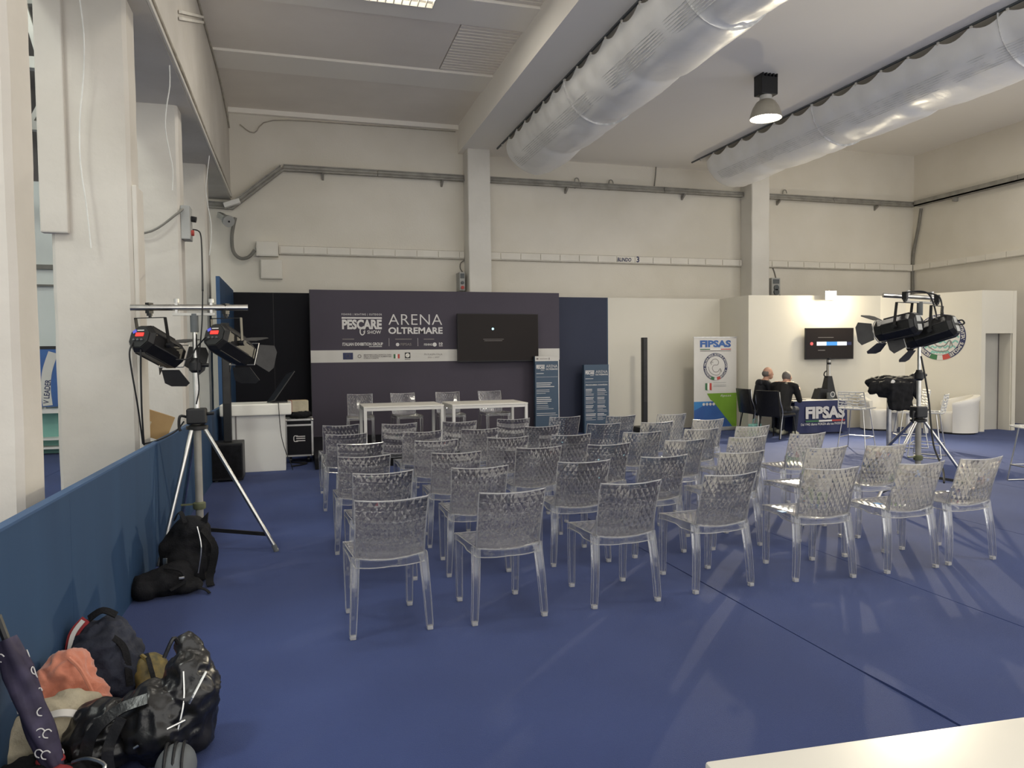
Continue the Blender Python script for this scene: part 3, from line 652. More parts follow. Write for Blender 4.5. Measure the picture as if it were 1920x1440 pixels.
back_text('ITALIAN EXHIBITION GROUP', 642, 642.5, 718, 648, 'print_text', 0.03)
F0 = fac_mat((0, -0.0055, 0), (1, 0, 0)); mb = MB()
def rect(mb, u0, v0, u1, v1, M=F0, dz=0.0):
    x0, z1 = pb(u0, v0); x1, z0 = pb(u1, v1); slab(mb, M, x0, x1, z0, z1, 0.0012+dz)
rect(mb, 640.5, 594.5, 716, 598); mb.build('title_bar', 'print_text', t)
mb = MB(); hook = [pb(u, v) for u, v in [(675.5, 616), (675.5, 624), (679, 628), (683, 625), (684, 619)]]; stroke(mb, F0, hook, 0.02, 0.001); stroke(mb, F0, [pb(684, 619), pb(681.5, 623)], 0.018, 0.001, 0); mb.build('hook_mark', 'print_text', t)
mb = MB()
for u in (729.5, 783.5): rect(mb, u-0.4, 634, u+0.4, 649)
mb.build('divider', 'print_text', t)
for u0, v, u1 in ((642, 636, 664), (741, 636, 772), (794.5, 636, 814)): mb = MB(); rect(mb, u0, v-0.9, u1, v+0.7); mb.build('small_print', 'print_grey', t)
mb = MB(); rect(mb, 692, 649.4, 716, 650.4); mb.build('small_print', 'print_text', t)
mb = MB(); c = pb(745.5, 646); disc(mb, F0, c[0], c[1], 0.032, 0.0012); c = pb(815, 646); disc(mb, F0, c[0], c[1], 0.038, 0.0012); mb.build('round_mark', 'print_text', t)
back_text('FIPSAS', 751, 643.2, 771.5, 648, 'print_grey', 0.02); back_text('FISHING', 795, 644, 810.5, 648, 'print_text', 0.02)
back_text('TV', 812.2, 644.2, 817.8, 647.8, 'stage_panel', 0.03); back_text('10', 823, 642, 830, 646.8, 'print_text', 0.04); mb = MB(); rect(mb, 823, 648, 830, 649.2); mb.build('small_print', 'print_text', t)
mb = MB(); rect(mb, 643, 661.5, 662, 674); mb.build('flag_field', 'print_blue', t).data.materials[0] = MATS['print_navy']
mb = MB(); cx, cz = pb(652.5, 667.7)
for k in range(12): disc(mb, F0, cx+0.036*cos(k*pi/6), cz+0.036*sin(k*pi/6), 0.005, 0.002, 8)
tag(mb.build('flag_stars', 'olive_gold', t), kind='stuff')
mb = MB(); cx, cz = pb(674, 668); disc(mb, F0, cx, cz, 0.034, 0.001, 20, 0.022); mb.build('seal_ring', 'print_grey', t)
for k, (s_, u1) in enumerate((('MINISTERO DELL\'AGRICOLTURA', 734), ('DELLA SOVRANITA ALIMENTARE', 734), ('E DELLE FORESTE', 710))): back_text(s_, 682, 664.2+k*3.2, u1, 666.2+k*3.2, 'print_grey', 0.03)
mb = MB(); rect(mb, 738, 664, 741.5, 672); mb.build('flag_band', 'flag_green', t)
mb = MB(); rect(mb, 741.5, 664, 745.6, 672); mb.build('flag_band', 'white_gloss', t)
mb = MB(); rect(mb, 745.6, 664, 749.5, 672); mb.build('flag_band', 'flag_red', t)
mb = MB(); rect(mb, 759, 661, 769.5, 671.5); mb.build('square_emblem', 'black_plastic', t)
mb = MB(); cx, cz = pb(764.2, 666.2); F1 = fac_mat((0, -0.007, 0), (1, 0, 0)); disc(mb, F1, cx, cz, 0.038, 0.001, 20, 0.018); stroke(mb, F1, [(cx-0.02, cz+0.02), (cx+0.02, cz-0.02)], 0.018, 0.0015, 0); mb.build('emblem_ring', 'white_gloss', t)
mb = MB(); rect(mb, 759, 673, 769.5, 674.3); mb.build('small_print', 'print_grey', t)
back_text('PN FLAGPN ITALIA', 795.5, 662.8, 829.5, 666, 'print_grey', 0.0); back_text('2021 | 2027', 802, 668.6, 824, 672, 'print_grey', 0.0)

def television(name_lab, x0, x1, z0, z1, Y, rz=0.0):
    t = thing('television', name_lab, 'television', ((x0+x1)/2, Y, z0), rz); wd = (x1-x0)/2; h = z1-z0
    MB().box(-wd, wd, 0.0, 0.05, 0, h, 0.006).build('casing', 'black_plastic', t)
    MB().box(-wd+0.012, wd-0.012, -0.003, 0.002, 0.018, h-0.012).build('screen', 'tv_black', t)
    MB().box(-wd*0.4, wd*0.4, 0.05, 0.13, h*0.3, h*0.7).build('wall_mount', 'black_metal', t)
    return t, wd, h
a, b = at(857, 588, 'y', YB-0.14), at(1010, 677, 'y', YB-0.14)
tv, wd, h = television('large black television on the stage backdrop with a small lit dot', a.x, b.x, b.z, a.z, YB-0.14)
Ft = fac_mat((0, -0.0045, 0), (1, 0, 0)); mb = MB(); disc(mb, Ft, -wd*0.14, h*0.685, 0.022, 0.001, 16); mb.build('lit_dot', 'scr_cyan', tv)
for k, (x0, x1) in enumerate(((-0.30, 0.10), (-0.28, 0.07))): mb = MB(); slab(mb, Ft, x0, x1, h*0.465-k*0.028, h*0.465-k*0.028+0.008, 0.001); mb.build('screen_text', 'scr_white', tv).data.materials[0] = MATS['print_grey']

# --- low black platform
t = thing('stage_platform', 'low black stage platform under the white tables', 'platform', (2.4, 12.1, 0))
xa = at(591, 860, 'y', 10.65).x-2.4; MB().box(xa, 2.35, -1.45, 1.38, 0.0, 0.165, 0.004).build('deck', 'black_panel', t)
MB().box(xa, 2.35, -1.462, -1.45, 0.01, 0.15).build('fascia', 'black_fabric', t)

# --- programme totems
def totem(u0, v0, u1, Y, lab, strip, z0=0.0):
    a, b = at(u0, v0, 'y', Y), at(u1, v0, 'y', Y); wd = (b.x-a.x)/2; H = a.z
    t = thing('info_totem', lab, 'info totem', ((a.x+b.x)/2, Y, z0)); H -= z0
    MB().box(-wd, wd, 0, 0.10, 0.0, H, 0.004).build('body', 'totem_blue', t)
    MB().box(wd-0.012, wd+0.004, -0.004, 0.10, 0, H).build('edge_profile', 'alu_edge', t)
    M = fac_mat((0, -0.003, 0), (1, 0, 0)); k = 2*wd
    top = H-(0.10 if strip else 0.05)
    if strip:
        mb = MB(); slab(mb, M, -wd, wd, H-0.095, H, 0.0015); mb.build('white_strip', 'print_white', t)
        mb = MB(); M2 = fac_mat((0, -0.005, 0), (1, 0, 0)); slab(mb, M2, -wd*0.9, -wd*0.72, H-0.065, H-0.035, 0.001); slab(mb, M2, wd*0.15, wd*0.22, H-0.07, H-0.03, 0.001); slab(mb, M2, -wd*0.62, wd*0.05, H-0.056, H-0.046, 0.001); mb.build('small_print', 'print_grey', t)
    lettering('ARENA', fac_mat((-wd+k*0.46, -0.004, top-0.12), (1, 0, 0)), k*0.48, 0.055, 'print_text', t, -0.005)
    lettering('OLTREMARE', fac_mat((-wd+k*0.45, -0.004, top-0.165), (1, 0, 0)), k*0.50, 0.03, 'print_text', t, 0.03)
    lettering('PESCARE', fac_mat((-wd+k*0.05, -0.004, top-0.145), (1, 0, 0)), k*0.35, 0.06, 'print_text', t, 0.045)
    lettering('SHOW', fac_mat((-wd+k*0.24, -0.004, top-0.175), (1, 0, 0)), k*0.15, 0.02, 'print_text', t, 0.02)
    mb = MB(); slab(mb, M, -wd+k*0.05, -wd+k*0.4, top-0.08, top-0.065, 0.001); mb.build('title_bar', 'print_text', t)
    mb = MB(); slab(mb, M, -wd+k*0.05, -wd+k*0.36, top-0.235, top-0.225, 0.001); slab(mb, M, -wd+k*0.05, wd-k*0.05, top-0.30, top-0.296, 0.001); mb.build('rule_line', 'print_text', t)
    rnd = random.Random(int(u0))
    def lines(x0, x1, z, n, sp, h_):
        for q in range(n):
            mb = MB(); slab(mb, M, x0, x0+(x1-x0)*rnd.uniform(0.5, 1.0), z-q*sp, z-q*sp+h_, 0.001); mb.build('small_print', 'print_text', t)
    if strip:
        lines(-wd+k*0.05, wd-k*0.08, top-0.42, 3, 0.036, 0.014); lines(-wd+k*0.05, wd-k*0.2, top-0.55, 3, 0.032, 0.007)
        lines(-wd+k*0.05, wd-k*0.1, top-0.70, 4, 0.036, 0.014); lines(-wd+k*0.05, wd-k*0.2, top-0.85, 3, 0.032, 0.007); lines(-wd+k*0.05, wd-k*0.02, top-1.0, 2, 0.036, 0.008)
    else:
        lettering('PROGRAMMA CONVEGNI', fac_mat((-wd+k*0.06, -0.004, top-0.37), (1, 0, 0)), k*0.86, 0.028, 'print_text', t, 0.02)
        for c_ in (0, 1):
            z = top-0.45
            for q in range(4): lines(-wd+k*(0.06+0.46*c_), -wd+k*(0.48+0.46*c_), z, 2, 0.03, 0.013); lines(-wd+k*(0.06+0.46*c_), -wd+k*(0.46+0.46*c_), z-0.062, 3, 0.026, 0.006); z -= 0.165
totem(1003, 668, 1047.5, 13.25, 'teal programme totem with white header before the backdrop', True, 0.166)
totem(1095, 684, 1142, 13.6, 'blue programme totem before the navy partition', False)

# --- column loudspeakers
def pa_column(loc, h, lab, sub=0.5):
    t = thing('column_loudspeaker', lab, 'loudspeaker', loc, group='column loudspeakers')
    MB().box(-0.19, 0.19, -0.20, 0.20, 0.02, sub, 0.01).build('subwoofer', 'black_plastic', t)
    MB().box(-0.175, 0.175, -0.206, -0.2, 0.05, sub-0.03, 0.002).build('grille', 'black_fabric', t)
    MB().box(-0.05, 0.05, -0.05, 0.05, sub, h, 0.008).build('column_array', 'black_plastic', t)
    MB().box(-0.04, 0.04, -0.056, -0.05, sub+0.5, h-0.03, 0.001).build('array_grille', 'dark_flap', t)
    for sx in (-1, 1): MB().box(sx*0.14-0.02, sx*0.14+0.02, -0.16, 0.16, 0, 0.02).build('foot', 'grey_rubber', t)
q = at(427, 904, 'z', 0); pa_column((q.x, q.y+0.2, 0), 2.05, 'black column loudspeaker in front of the white counter', 0.50)
q = at(1192, 807, 'z', 0); pa_column((q.x, q.y-0.4, 0), at(1192, 633, 'y', q.y-0.4).z, 'black column loudspeaker before the plain white wall', 0.12)

# --- white counter, its things, flight case
t = thing('reception_counter', 'white reception counter at the left end of the stage', 'counter', (-0.55, 11.0, 0))
MB().box(-0.40, 0.36, -0.25, 0.25, 0, 0.80, 0.004).build('body', 'white_lam', t); MB().box(-0.49, 0.45, -0.31, 0.30, 0.79, 0.95, 0.015).build('top', 'white_gloss', t); MB().box(-0.30, -0.28, -0.252, -0.25, 0, 0.80).build('joint', 'print_grey', t)
t = thing('laptop', 'open dark laptop on the white counter', 'laptop', (-0.28, 10.98, 0.951), radians(15)); MB().box(-0.11, 0.11, -0.10, 0.10, 0, 0.018, 0.003).build('base', 'black_plastic', t)
mb = MB(); mb.bar((-0.12, -0.06, 0.018), (0.20, 0.05, 0.42), 0.014, 0.30, up=(0, 1, 0)); mb.build('tilted_screen', 'black_plastic', t)
mb = MB(); mb.tube([(-0.27, 10.67, 0.965), (-0.262, 10.655, 0.80), (-0.24, 10.66, 0.5), (-0.18, 10.68, 0.25), (-0.12, 10.70, 0.10), (-0.10, 10.72, 0.006)], 0.006, 6); tag(mb.build('power_cable', 'cable_black'), 'thin black cable hanging down the front of the counter', 'cable')
def flight_case(loc, lab):
    t = thing('flight_case', lab, 'flight case', loc); w_, d_, h_ = 0.19, 0.22, 0.56
    MB().box(-w_, w_, -d_, d_, 0.10, 0.10+h_).build('body', 'black_panel', t)
    for z in (0.10, 0.10+h_-0.10, 0.10+h_-0.02): MB().box(-w_-0.006, w_+0.006, -d_-0.006, d_+0.006, z, z+0.025).build('edge_rail', 'alu_edge', t)
    for sx in (-1, 1):
        for sy in (-1, 1): MB().box(sx*w_-0.014, sx*w_+0.014, sy*d_-0.014, sy*d_+0.014, 0.10, 0.10+h_).build('corner_rail', 'alu_edge', t)
    for sx in (-1, 1):
        for z in (0.11, 0.10+h_-0.01): MB().sphere((sx*w_, -d_, z), 0.026, 10).build('ball_corner', 'chrome', t, True)
    for sx in (-1, 1):
        for sy in (-1, 1): MB().cyl((sx*0.13-0.015, sy*0.15, 0.045), (sx*0.13+0.015, sy*0.15, 0.045), 0.045, n=14).build('castor', 'black_plastic', t)
    M = fac_mat((0, -d_-0.002, 0), (1, 0, 0)); mb = MB(); stroke(mb, M, [(-0.02, 0.33), (-0.07, 0.33), (-0.08, 0.37), (-0.07, 0.41), (-0.02, 0.41)], 0.012, 0.001); mb.build('stencil_mark', 'print_text', t)
    for k, z in enumerate((0.395, 0.365, 0.33)): mb = MB(); slab(mb, M, -0.045, 0.085, z, z+0.014, 0.001); mb.build('stencil_mark', 'print_text', t)
flight_case((0.0, 11.65, 0.0), 'black flight case with aluminium edges beside the counter')
t = thing('carton', 'pale cardboard carton on top of the flight case', 'box', (0.0, 11.66, 0.765), radians(8)); MB().box(-0.15, 0.13, -0.12, 0.12, 0, 0.17, 0.006).build('body', 'canvas', t); MB().box(-0.13, -0.115, -0.122, 0.122, 0.0, 0.172).build('tape_band', 'red_fabric', t); MB().box(-0.151, 0.131, -0.01, 0.01, 0.168, 0.173).build('lid_seam', 'cardboard', t)
o = blob('crumpled_bag', [('e', (0.02, 11.62, 0.715), (0.17, 0.15, 0.055)), ('e', (0.10, 11.58, 0.72), (0.09, 0.09, 0.05))], 0.014, 'black_fabric', None, 0.02, 14); tag(o, 'crumpled black cloth between the carton and the flight case', 'cloth')
mb = MB(); mb.tube([(-0.13, 11.5, 0.0), (0.0, 11.35, 0.012), (0.1, 11.3, 0.012), (0.02, 11.15, 0.012), (-0.12, 11.05, 0.012)], 0.012, 6); tag(mb.build('floor_cable', 'cable_black'), 'black cable on the carpet below the flight case', 'cable')

# --- white tables on the platform
def desk(loc, lab):
    t = thing('white_table', lab, 'table', loc, group='white tables on the stage'); W, D, H = 0.59, 0.40, 0.70
    MB().box(-W, W, -D, D, H-0.022, H, 0.003).build('tabletop', 'white_gloss', t)
    mb = MB(); mb.box(-W+0.01, W-0.01, -D+0.005, -D+0.03, H-0.065, H-0.024); mb.box(-W+0.01, W-0.01, D-0.03, D-0.005, H-0.065, H-0.024); mb.box(-W+0.005, -W+0.03, -D+0.03, D-0.03, H-0.065, H-0.024); mb.box(W-0.03, W-0.005, -D+0.03, D-0.03, H-0.065, H-0.024); mb.build('apron', 'white_lam', t)
    for sx in (-1, 1):
        for sy in (-1, 1): MB().box(sx*(W-0.025)-0.022, sx*(W-0.025)+0.022, sy*(D-0.025)-0.022, sy*(D-0.025)+0.022, 0, H-0.02, 0.003).build('leg', 'white_lam', t)
PF = 0.165
desk((1.49, 11.13, PF), 'left of the two white tables on the stage platform'); desk((2.78, 11.05, PF), 'right of the two white tables on the stage platform')

# --- exhibition booth on the right
BP = [(8.75, 12.85), (11.72, 12.55), (12.13, 12.30), (12.72, 11.05), (13.56, 11.02), (13.70, 12.6)]
ZB = 2.745
def wall_piece(a, b, z0, z1, th=0.08):
    a, b = Vector((*a, 0)), Vector((*b, 0)); d = (b-a).normalized(); n = Vector((-d.y, d.x, 0)) * th
    vs = [p+Vector((0, 0, z)) for z in (z0, z1) for p in (a, b, b+n, a+n)]
    return vs, [(0, 1, 2, 3), (7, 6, 5, 4), (0, 4, 5, 1), (1, 5, 6, 2), (2, 6, 7, 3), (3, 7, 4, 0)]
def bwall(a, b, lab): 
    mb = MB(); mb.add(*wall_piece(a, b, 0, ZB)); return struct('wall_booth', mb, 'booth_white', lab)
bwall((8.75, YP), BP[0], 'short white return wall at the left end of the booth')
bwall(BP[0], BP[1], 'white booth wall carrying the television and floodlight')
bwall(BP[1], BP[2], 'narrow angled white booth wall between television and round emblem')
bwall(BP[2], BP[3], 'white booth wall with the round emblem')
dx0, dx1, dzt = at(1847, 700, 'y', 11.04).x, at(1900, 700, 'y', 11.03).x, at(1870, 625, 'y', 11.04).z
mb = MB(); mb.add(*wall_piece(BP[3], (dx0, 11.04), 0, ZB)); mb.add(*wall_piece((dx1, 11.03), BP[4], 0, ZB)); mb.add(*wall_piece((dx0, 11.04), (dx1, 11.03), dzt, ZB))
bd = struct('wall_booth', mb, 'booth_white', 'white booth wall with the doorway at the right')
bwall(BP[4], BP[5], 'white booth side wall beyond the doorway')
d1 = struct('door_1', MB().box(dx0-0.05, dx1+0.05, 11.32, 11.36, 0, dzt+0.05), 'door_white', 'plain grey-white door panel inside the booth doorway')
MB().box(dx1-0.06, dx1-0.045, 11.30, 11.325, 0, dzt).build('edge_gap', 'print_grey', d1); MB().box(dx1-0.05, dx1+0.0, 11.06, 11.32, 0.0, dzt).build('jamb', 'booth_white', d1); MB().box(dx0-0.02, dx0+0.0, 11.06, 11.32, 0.0, dzt).build('jamb', 'booth_white', d1)

# round emblem: ring of letters, waves, hook-tailed fish line, tricolour foot
def emblem(M, R, parent, col_ring='print_navy', wave='print_teal', txt='FEDERAZIONE ITALIANA PESCA SPORTIVA E ATTIVITA\' SUBACQUEE'):
    mb = MB(); disc(mb, M, 0, 0, R, 0.004, 48); mb.build('ring', col_ring, parent)
    M1 = M @ Matrix.Translation((0, 0, 0.0045)); mb = MB(); disc(mb, M1, 0, 0, R*0.78, 0.001, 40); mb.build('inner_disc', 'print_white', parent)
    M2 = M @ Matrix.Translation((0, 0, 0.006)); mb = MB()
    for k in range(6):
        y = R*(0.45-0.22*k); hw_ = math.sqrt(max(0.01, (R*0.74)**2-y*y))
        stroke(mb, M2, [(-hw_+2*hw_*j/12, y+R*0.045*(1 if j % 2 else -1)) for j in range(13)], R*0.07, 0.0, 3)
    mb.build('wave_lines', wave, parent)
    M3 = M @ Matrix.Translation((0, 0, 0.0075)); mb = MB()
    stroke(mb, M3, [(-0.45*R, 0.25*R), (-0.25*R, 0.5*R), (0.05*R, 0.55*R), (0.25*R, 0.35*R), (0.15*R, 0.12*R), (-0.15*R, 0.10*R), (-0.28*R, -0.12*R), (-0.12*R, -0.38*R), (0.18*R, -0.38*R), (0.38*R, -0.15*R), (0.5*R, -0.42*R)], R*0.045, 0.0)
    stroke(mb, M3, [(-0.62*R, 0.0), (-0.5*R, -0.35*R), (-0.15*R, -0.6*R), (0.3*R, -0.58*R), (0.42*R, -0.2*R)], R*0.04, 0.0)
    stroke(mb, M3, [(-0.35*R, 0.12*R), (-0.4*R, 0.35*R), (-0.2*R, 0.3*R)], R*0.04, 0.0); mb.build('line_drawing', 'print_grey', parent)
    n = len(txt); vs = []; fs = []; a0, a1 = radians(-118), radians(-422)
    for i, ch in enumerate(txt):
        if ch == ' ': continue
        me = text_mesh(ch, R*0.20, 0.02, align='CENTER'); a = a0+(a1-a0)*i/(n-1)
        Ml = M3 @ Matrix.Rotation(a-pi/2, 4, 'Z') @ Matrix.Translation((0, R*0.82, 0)); o = len(vs)
        vs += [tuple(Ml @ v.co) for v in me.vertices]; fs += [tuple(x+o for x in p.vertices) for p in me.polygons]; bpy.data.meshes.remove(me)
    mb = MB(); mb.add(vs, fs); tag(mb.build('ring_lettering', 'print_white', parent), kind='stuff')
    for (b0, b1), mt in zip(((-115, -97), (-97, -83), (-83, -65)), ('flag_green', 'print_white', 'flag_red')):
        mb = MB(); disc(mb, M3, 0, 0, R, 0.001, 6, R*0.79, radians(b0), radians(b1)); mb.build('tricolour_band', mt, parent)
d = (Vector((*BP[3], 0))-Vector((*BP[2], 0))).normalized(); nrm = Vector((d.y, -d.x, 0)); nrm = nrm if nrm.x < 0 else -nrm
A = Vector((*BP[2], 0)); 
# point on the emblem wall under pixel (1763, 632)
ray = _f + R2*((1763-960)/FPX) + D2*((632-720)/FPX); s_ = (A-CAM).dot(nrm)/ray.dot(nrm); pe = CAM+ray*s_
t = thing('round_emblem', 'large round federation emblem on the booth wall behind the right lamp stand', 'emblem', pe+nrm*0.002)
emblem(fac_mat((0, 0, 0), d), 0.46, t)

# television and floodlight on the booth wall
a, b = at(1511, 615, 'y', 12.60), at(1597, 673, 'y', 12.55)
tv, wd, h = television('smaller television on the booth wall showing a coloured band', a.x, b.x, b.z, a.z, 12.58, radians(-5.8))
tv.location.y = 12.55
for x0, x1, z0, z1, mt in [(-0.55, -0.15, 0.44, 0.56, 'scr_white'), (-0.15, 0.30, 0.44, 0.56, 'scr_blue'), (0.30, 0.70, 0.44, 0.56, 'scr_white'), (0.70, 0.90, 0.45, 0.55, 'print_navy'), (-0.50, 0.15, 0.69, 0.705, 'print_grey'), (-0.5, -0.2, 0.28, 0.30, 'print_grey')]:
    mb = MB(); slab(mb, Ft, x0*wd, x1*wd, z0*h, z1*h, 0.001); mb.build('screen_graphic', mt, tv)
mb = MB(); disc(mb, Ft, -wd*0.76, h*0.5, 0.035, 0.001, 14); mb.build('screen_graphic', 'scr_red', tv)
p = at(1556, 556, 'y', 12.50)
t = thing('floodlight', 'small bright floodlight on an arm above the booth television', 'floodlight', (p.x, 12.52, p.z))
MB().bar((0, 0.10, 0.0), (0, -0.02, 0.06), 0.03, 0.03).build('arm', 'black_metal', t); MB().box(-0.13, 0.13, -0.05, 0.0, -0.07, 0.11, 0.01).build('housing', 'steel_white', t); MB().box(-0.125, 0.125, -0.058, -0.05, -0.065, 0.105).build('lamp_glass', 'flood_glow', t)
ld = bpy.data.lights.new('lamp_light', 'SPOT'); ld.spot_size = radians(112); ld.spot_blend = 0.85; ld.energy = SPOT_W; ld.color = (1.0, 0.88, 0.64); ld.shadow_soft_size = 0.06
lo = bpy.data.objects.new('lamp_light', ld); COL.objects.link(lo); lo.parent = t; lo.location = (0, -0.14, 0.04); lo.rotation_euler = (radians(-70), 0, radians(-28))
l2 = bpy.data.lights.new('lamp_spill', 'POINT'); l2.energy = 42.0; l2.color = (1.0, 0.88, 0.64); l2.shadow_soft_size = 0.08
lo = bpy.data.objects.new('lamp_spill', l2); COL.objects.link(lo); lo.parent = t; lo.location = (0, -0.20, -0.02)

# roll-up banner
Y = 13.15; a, b = at(1301, 632, 'y', Y), at(1381, 632, 'y', Y-0.0); wd = (b.x-a.x)/2; H = a.z
t = thing('rollup_banner', 'white FIPSAS roll-up banner with round emblem and blue-green foot', 'banner', ((a.x+b.x)/2, Y, 0), radians(0))
MB().box(-wd, wd, 0, 0.006, 0.06, H-0.01).build('print_sheet', 'print_white', t); MB().box(-wd-0.01, wd+0.01, -0.008, 0.014, H-0.02, H+0.005).build('top_rail', 'alu_edge', t)
MB().box(-wd-0.02, wd+0.02, -0.09, 0.09, 0.0, 0.07, 0.015).build('base_cassette', 'alu_edge', t); MB().cyl((0, 0.03, 0.05), (0, 0.03, H), 0.012, n=8).build('support_pole', 'alu_edge', t)
M = fac_mat((0, -0.003, 0), (1, 0, 0)); k = 2*wd
def poly(pts, mt, name, dz=0.0):
    mb = MB(); mb.add([M @ Vector((x*wd, z*H, 0.0005+dz)) for x, z in pts], [tuple(range(len(pts)))]); return mb.build(name, mt, t)
poly([(-1, 0.04), (0.80, 0.04), (0.02, 0.315), (-1, 0.315)], 'print_blue', 'blue_field'); poly([(-1, 0.22), (-0.2, 0.315), (-1, 0.315)], 'print_skyblue', 'light_blue_field', 0.001)
poly([(1, 0.04), (0.80, 0.04), (-0.4, 0.40), (1, 0.40)], 'print_green', 'green_field', 0.0015)
poly([(-0.4, 0.40), (0.1, 0.40), (0.0, 0.30), (-0.22, 0.33)], 'print_teal', 'light_green_field', 0.002).data.materials[0] = MATS['print_green']
lettering('FIPSAS', fac_mat((-wd*0.72, -0.004, H*0.89), (1, 0, 0)), wd*1.45, H*0.075, 'print_blue', t, 0.05)
for x0, x1, mt in ((-0.72, -0.25, 'flag_green'), (-0.25, 0.25, 'white_gloss'), (0.25, 0.73, 'flag_red')):
    mb = MB(); slab(mb, M, x0*wd, x1*wd, H*0.865, H*0.874, 0.001); mb.build('tricolour_band', mt, t)
mb = MB(); slab(mb, M, -0.72*wd, 0.73*wd, H*0.848, H*0.856, 0.001); mb.build('small_print', 'print_grey', t)
emblem(fac_mat((0, -0.004, H*0.685), (1, 0, 0)), wd*0.56, t, 'print_navy', 'print_white', 'FEDERAZIONE ITALIANA PESCA SPORTIVA E ATTIVITA\' SUBACQUEE')
for x0, x1, mt in ((-0.48, -0.38, 'flag_green'), (-0.38, -0.28, 'white_gloss'), (-0.28, -0.18, 'flag_red')): poly([(x0, 0.44), (x1, 0.43), (x1, 0.51), (x0, 0.51)], mt, 'shield_band', 0.002)
for z in (0.51, 0.485, 0.47): mb = MB(); slab(mb, M, -0.1*wd, 0.5*wd, H*z, H*(z+0.006), 0.001); mb.build('small_print', 'box_grey', t)
lettering('fipsas', fac_mat((wd*0.22, -0.006, H*0.355), (1, 0, 0)), wd*0.5, H*0.03, 'print_white', t, 0.0, slant=0.3)
M2 = fac_mat((0, -0.005, 0), (1, 0, 0)); mb = MB()
for q in range(4): disc(mb, M2, wd*(-0.55+0.155*q), H*0.285, wd*0.06, 0.001, 14)
mb.build('round_icon', 'print_white', t)

# ================================================================ CLEAR CHAIRS
def facet_slab(fn, nx, ny, d, th, border=1):
    """slab whose outer skin is a field of small diamond pyramids; fn(s, t) -> (point, outward normal)"""
    mb = MB(); vs = []; fs = []
    for j in range(ny+1):
        for i in range(nx+1):
            p, n = fn(i/nx, j/ny); edge = i < border or j < border or i > nx-border or j > ny-border
            vs.append(p+n*(0 if edge else (d if (i+j) % 2 == 0 else -0.0005)))
    W = nx+1
    for j in range(ny):
        for i in range(nx):
            a, b, c, e = j*W+i, j*W+i+1, (j+1)*W+i+1, (j+1)*W+i
            if (i+j) % 2 == 0: fs += [(a, b, e), (b, c, e)]
            else: fs += [(a, b, c), (a, c, e)]
    o = len(vs); kx, ky = 8, 6
    for j in range(ky+1):
        for i in range(kx+1):
            p, n = fn(i/kx, j/ky); vs.append(p-n*th)
    w2 = kx+1
    for j in range(ky):
        for i in range(kx): a = o+j*w2+i; fs.append((a, a+w2, a+w2+1, a+1))
    mb.add(vs, fs)
    return mb
def back_fn(s, t):
    x = (s-0.5)*(0.395+0.02*t); y = -0.212-0.10*t**1.2-0.030*(1-(2*s-1)**2)*(0.35+0.65*t); z = 0.462+0.330*t+0.010*((2*s-1)**2)*t-0.022*(1-(2*s-1)**2)*(1-t)
    n = Vector((-(2*s-1)*0.28, -1, -0.28)).normalized()
    return Vector((x, y, z)), n
def seat_fn(s, t):
    wx = 0.385+0.035*t; x = (s-0.5)*wx; y = -0.205+0.425*t; e = (2*s-1)**2
    z = 0.452-0.020*(1-e)*(1-t)**0.6-0.004*(1-e)+(-0.010*max(0, t-0.85)/0.15)
    return Vector((x, y, z)), Vector((0, 0, 1))
def rim(fn, r, path):
    mb = MB(); mb.tube([fn(s, t)[0] for s, t in path], r, 6, 2); return mb
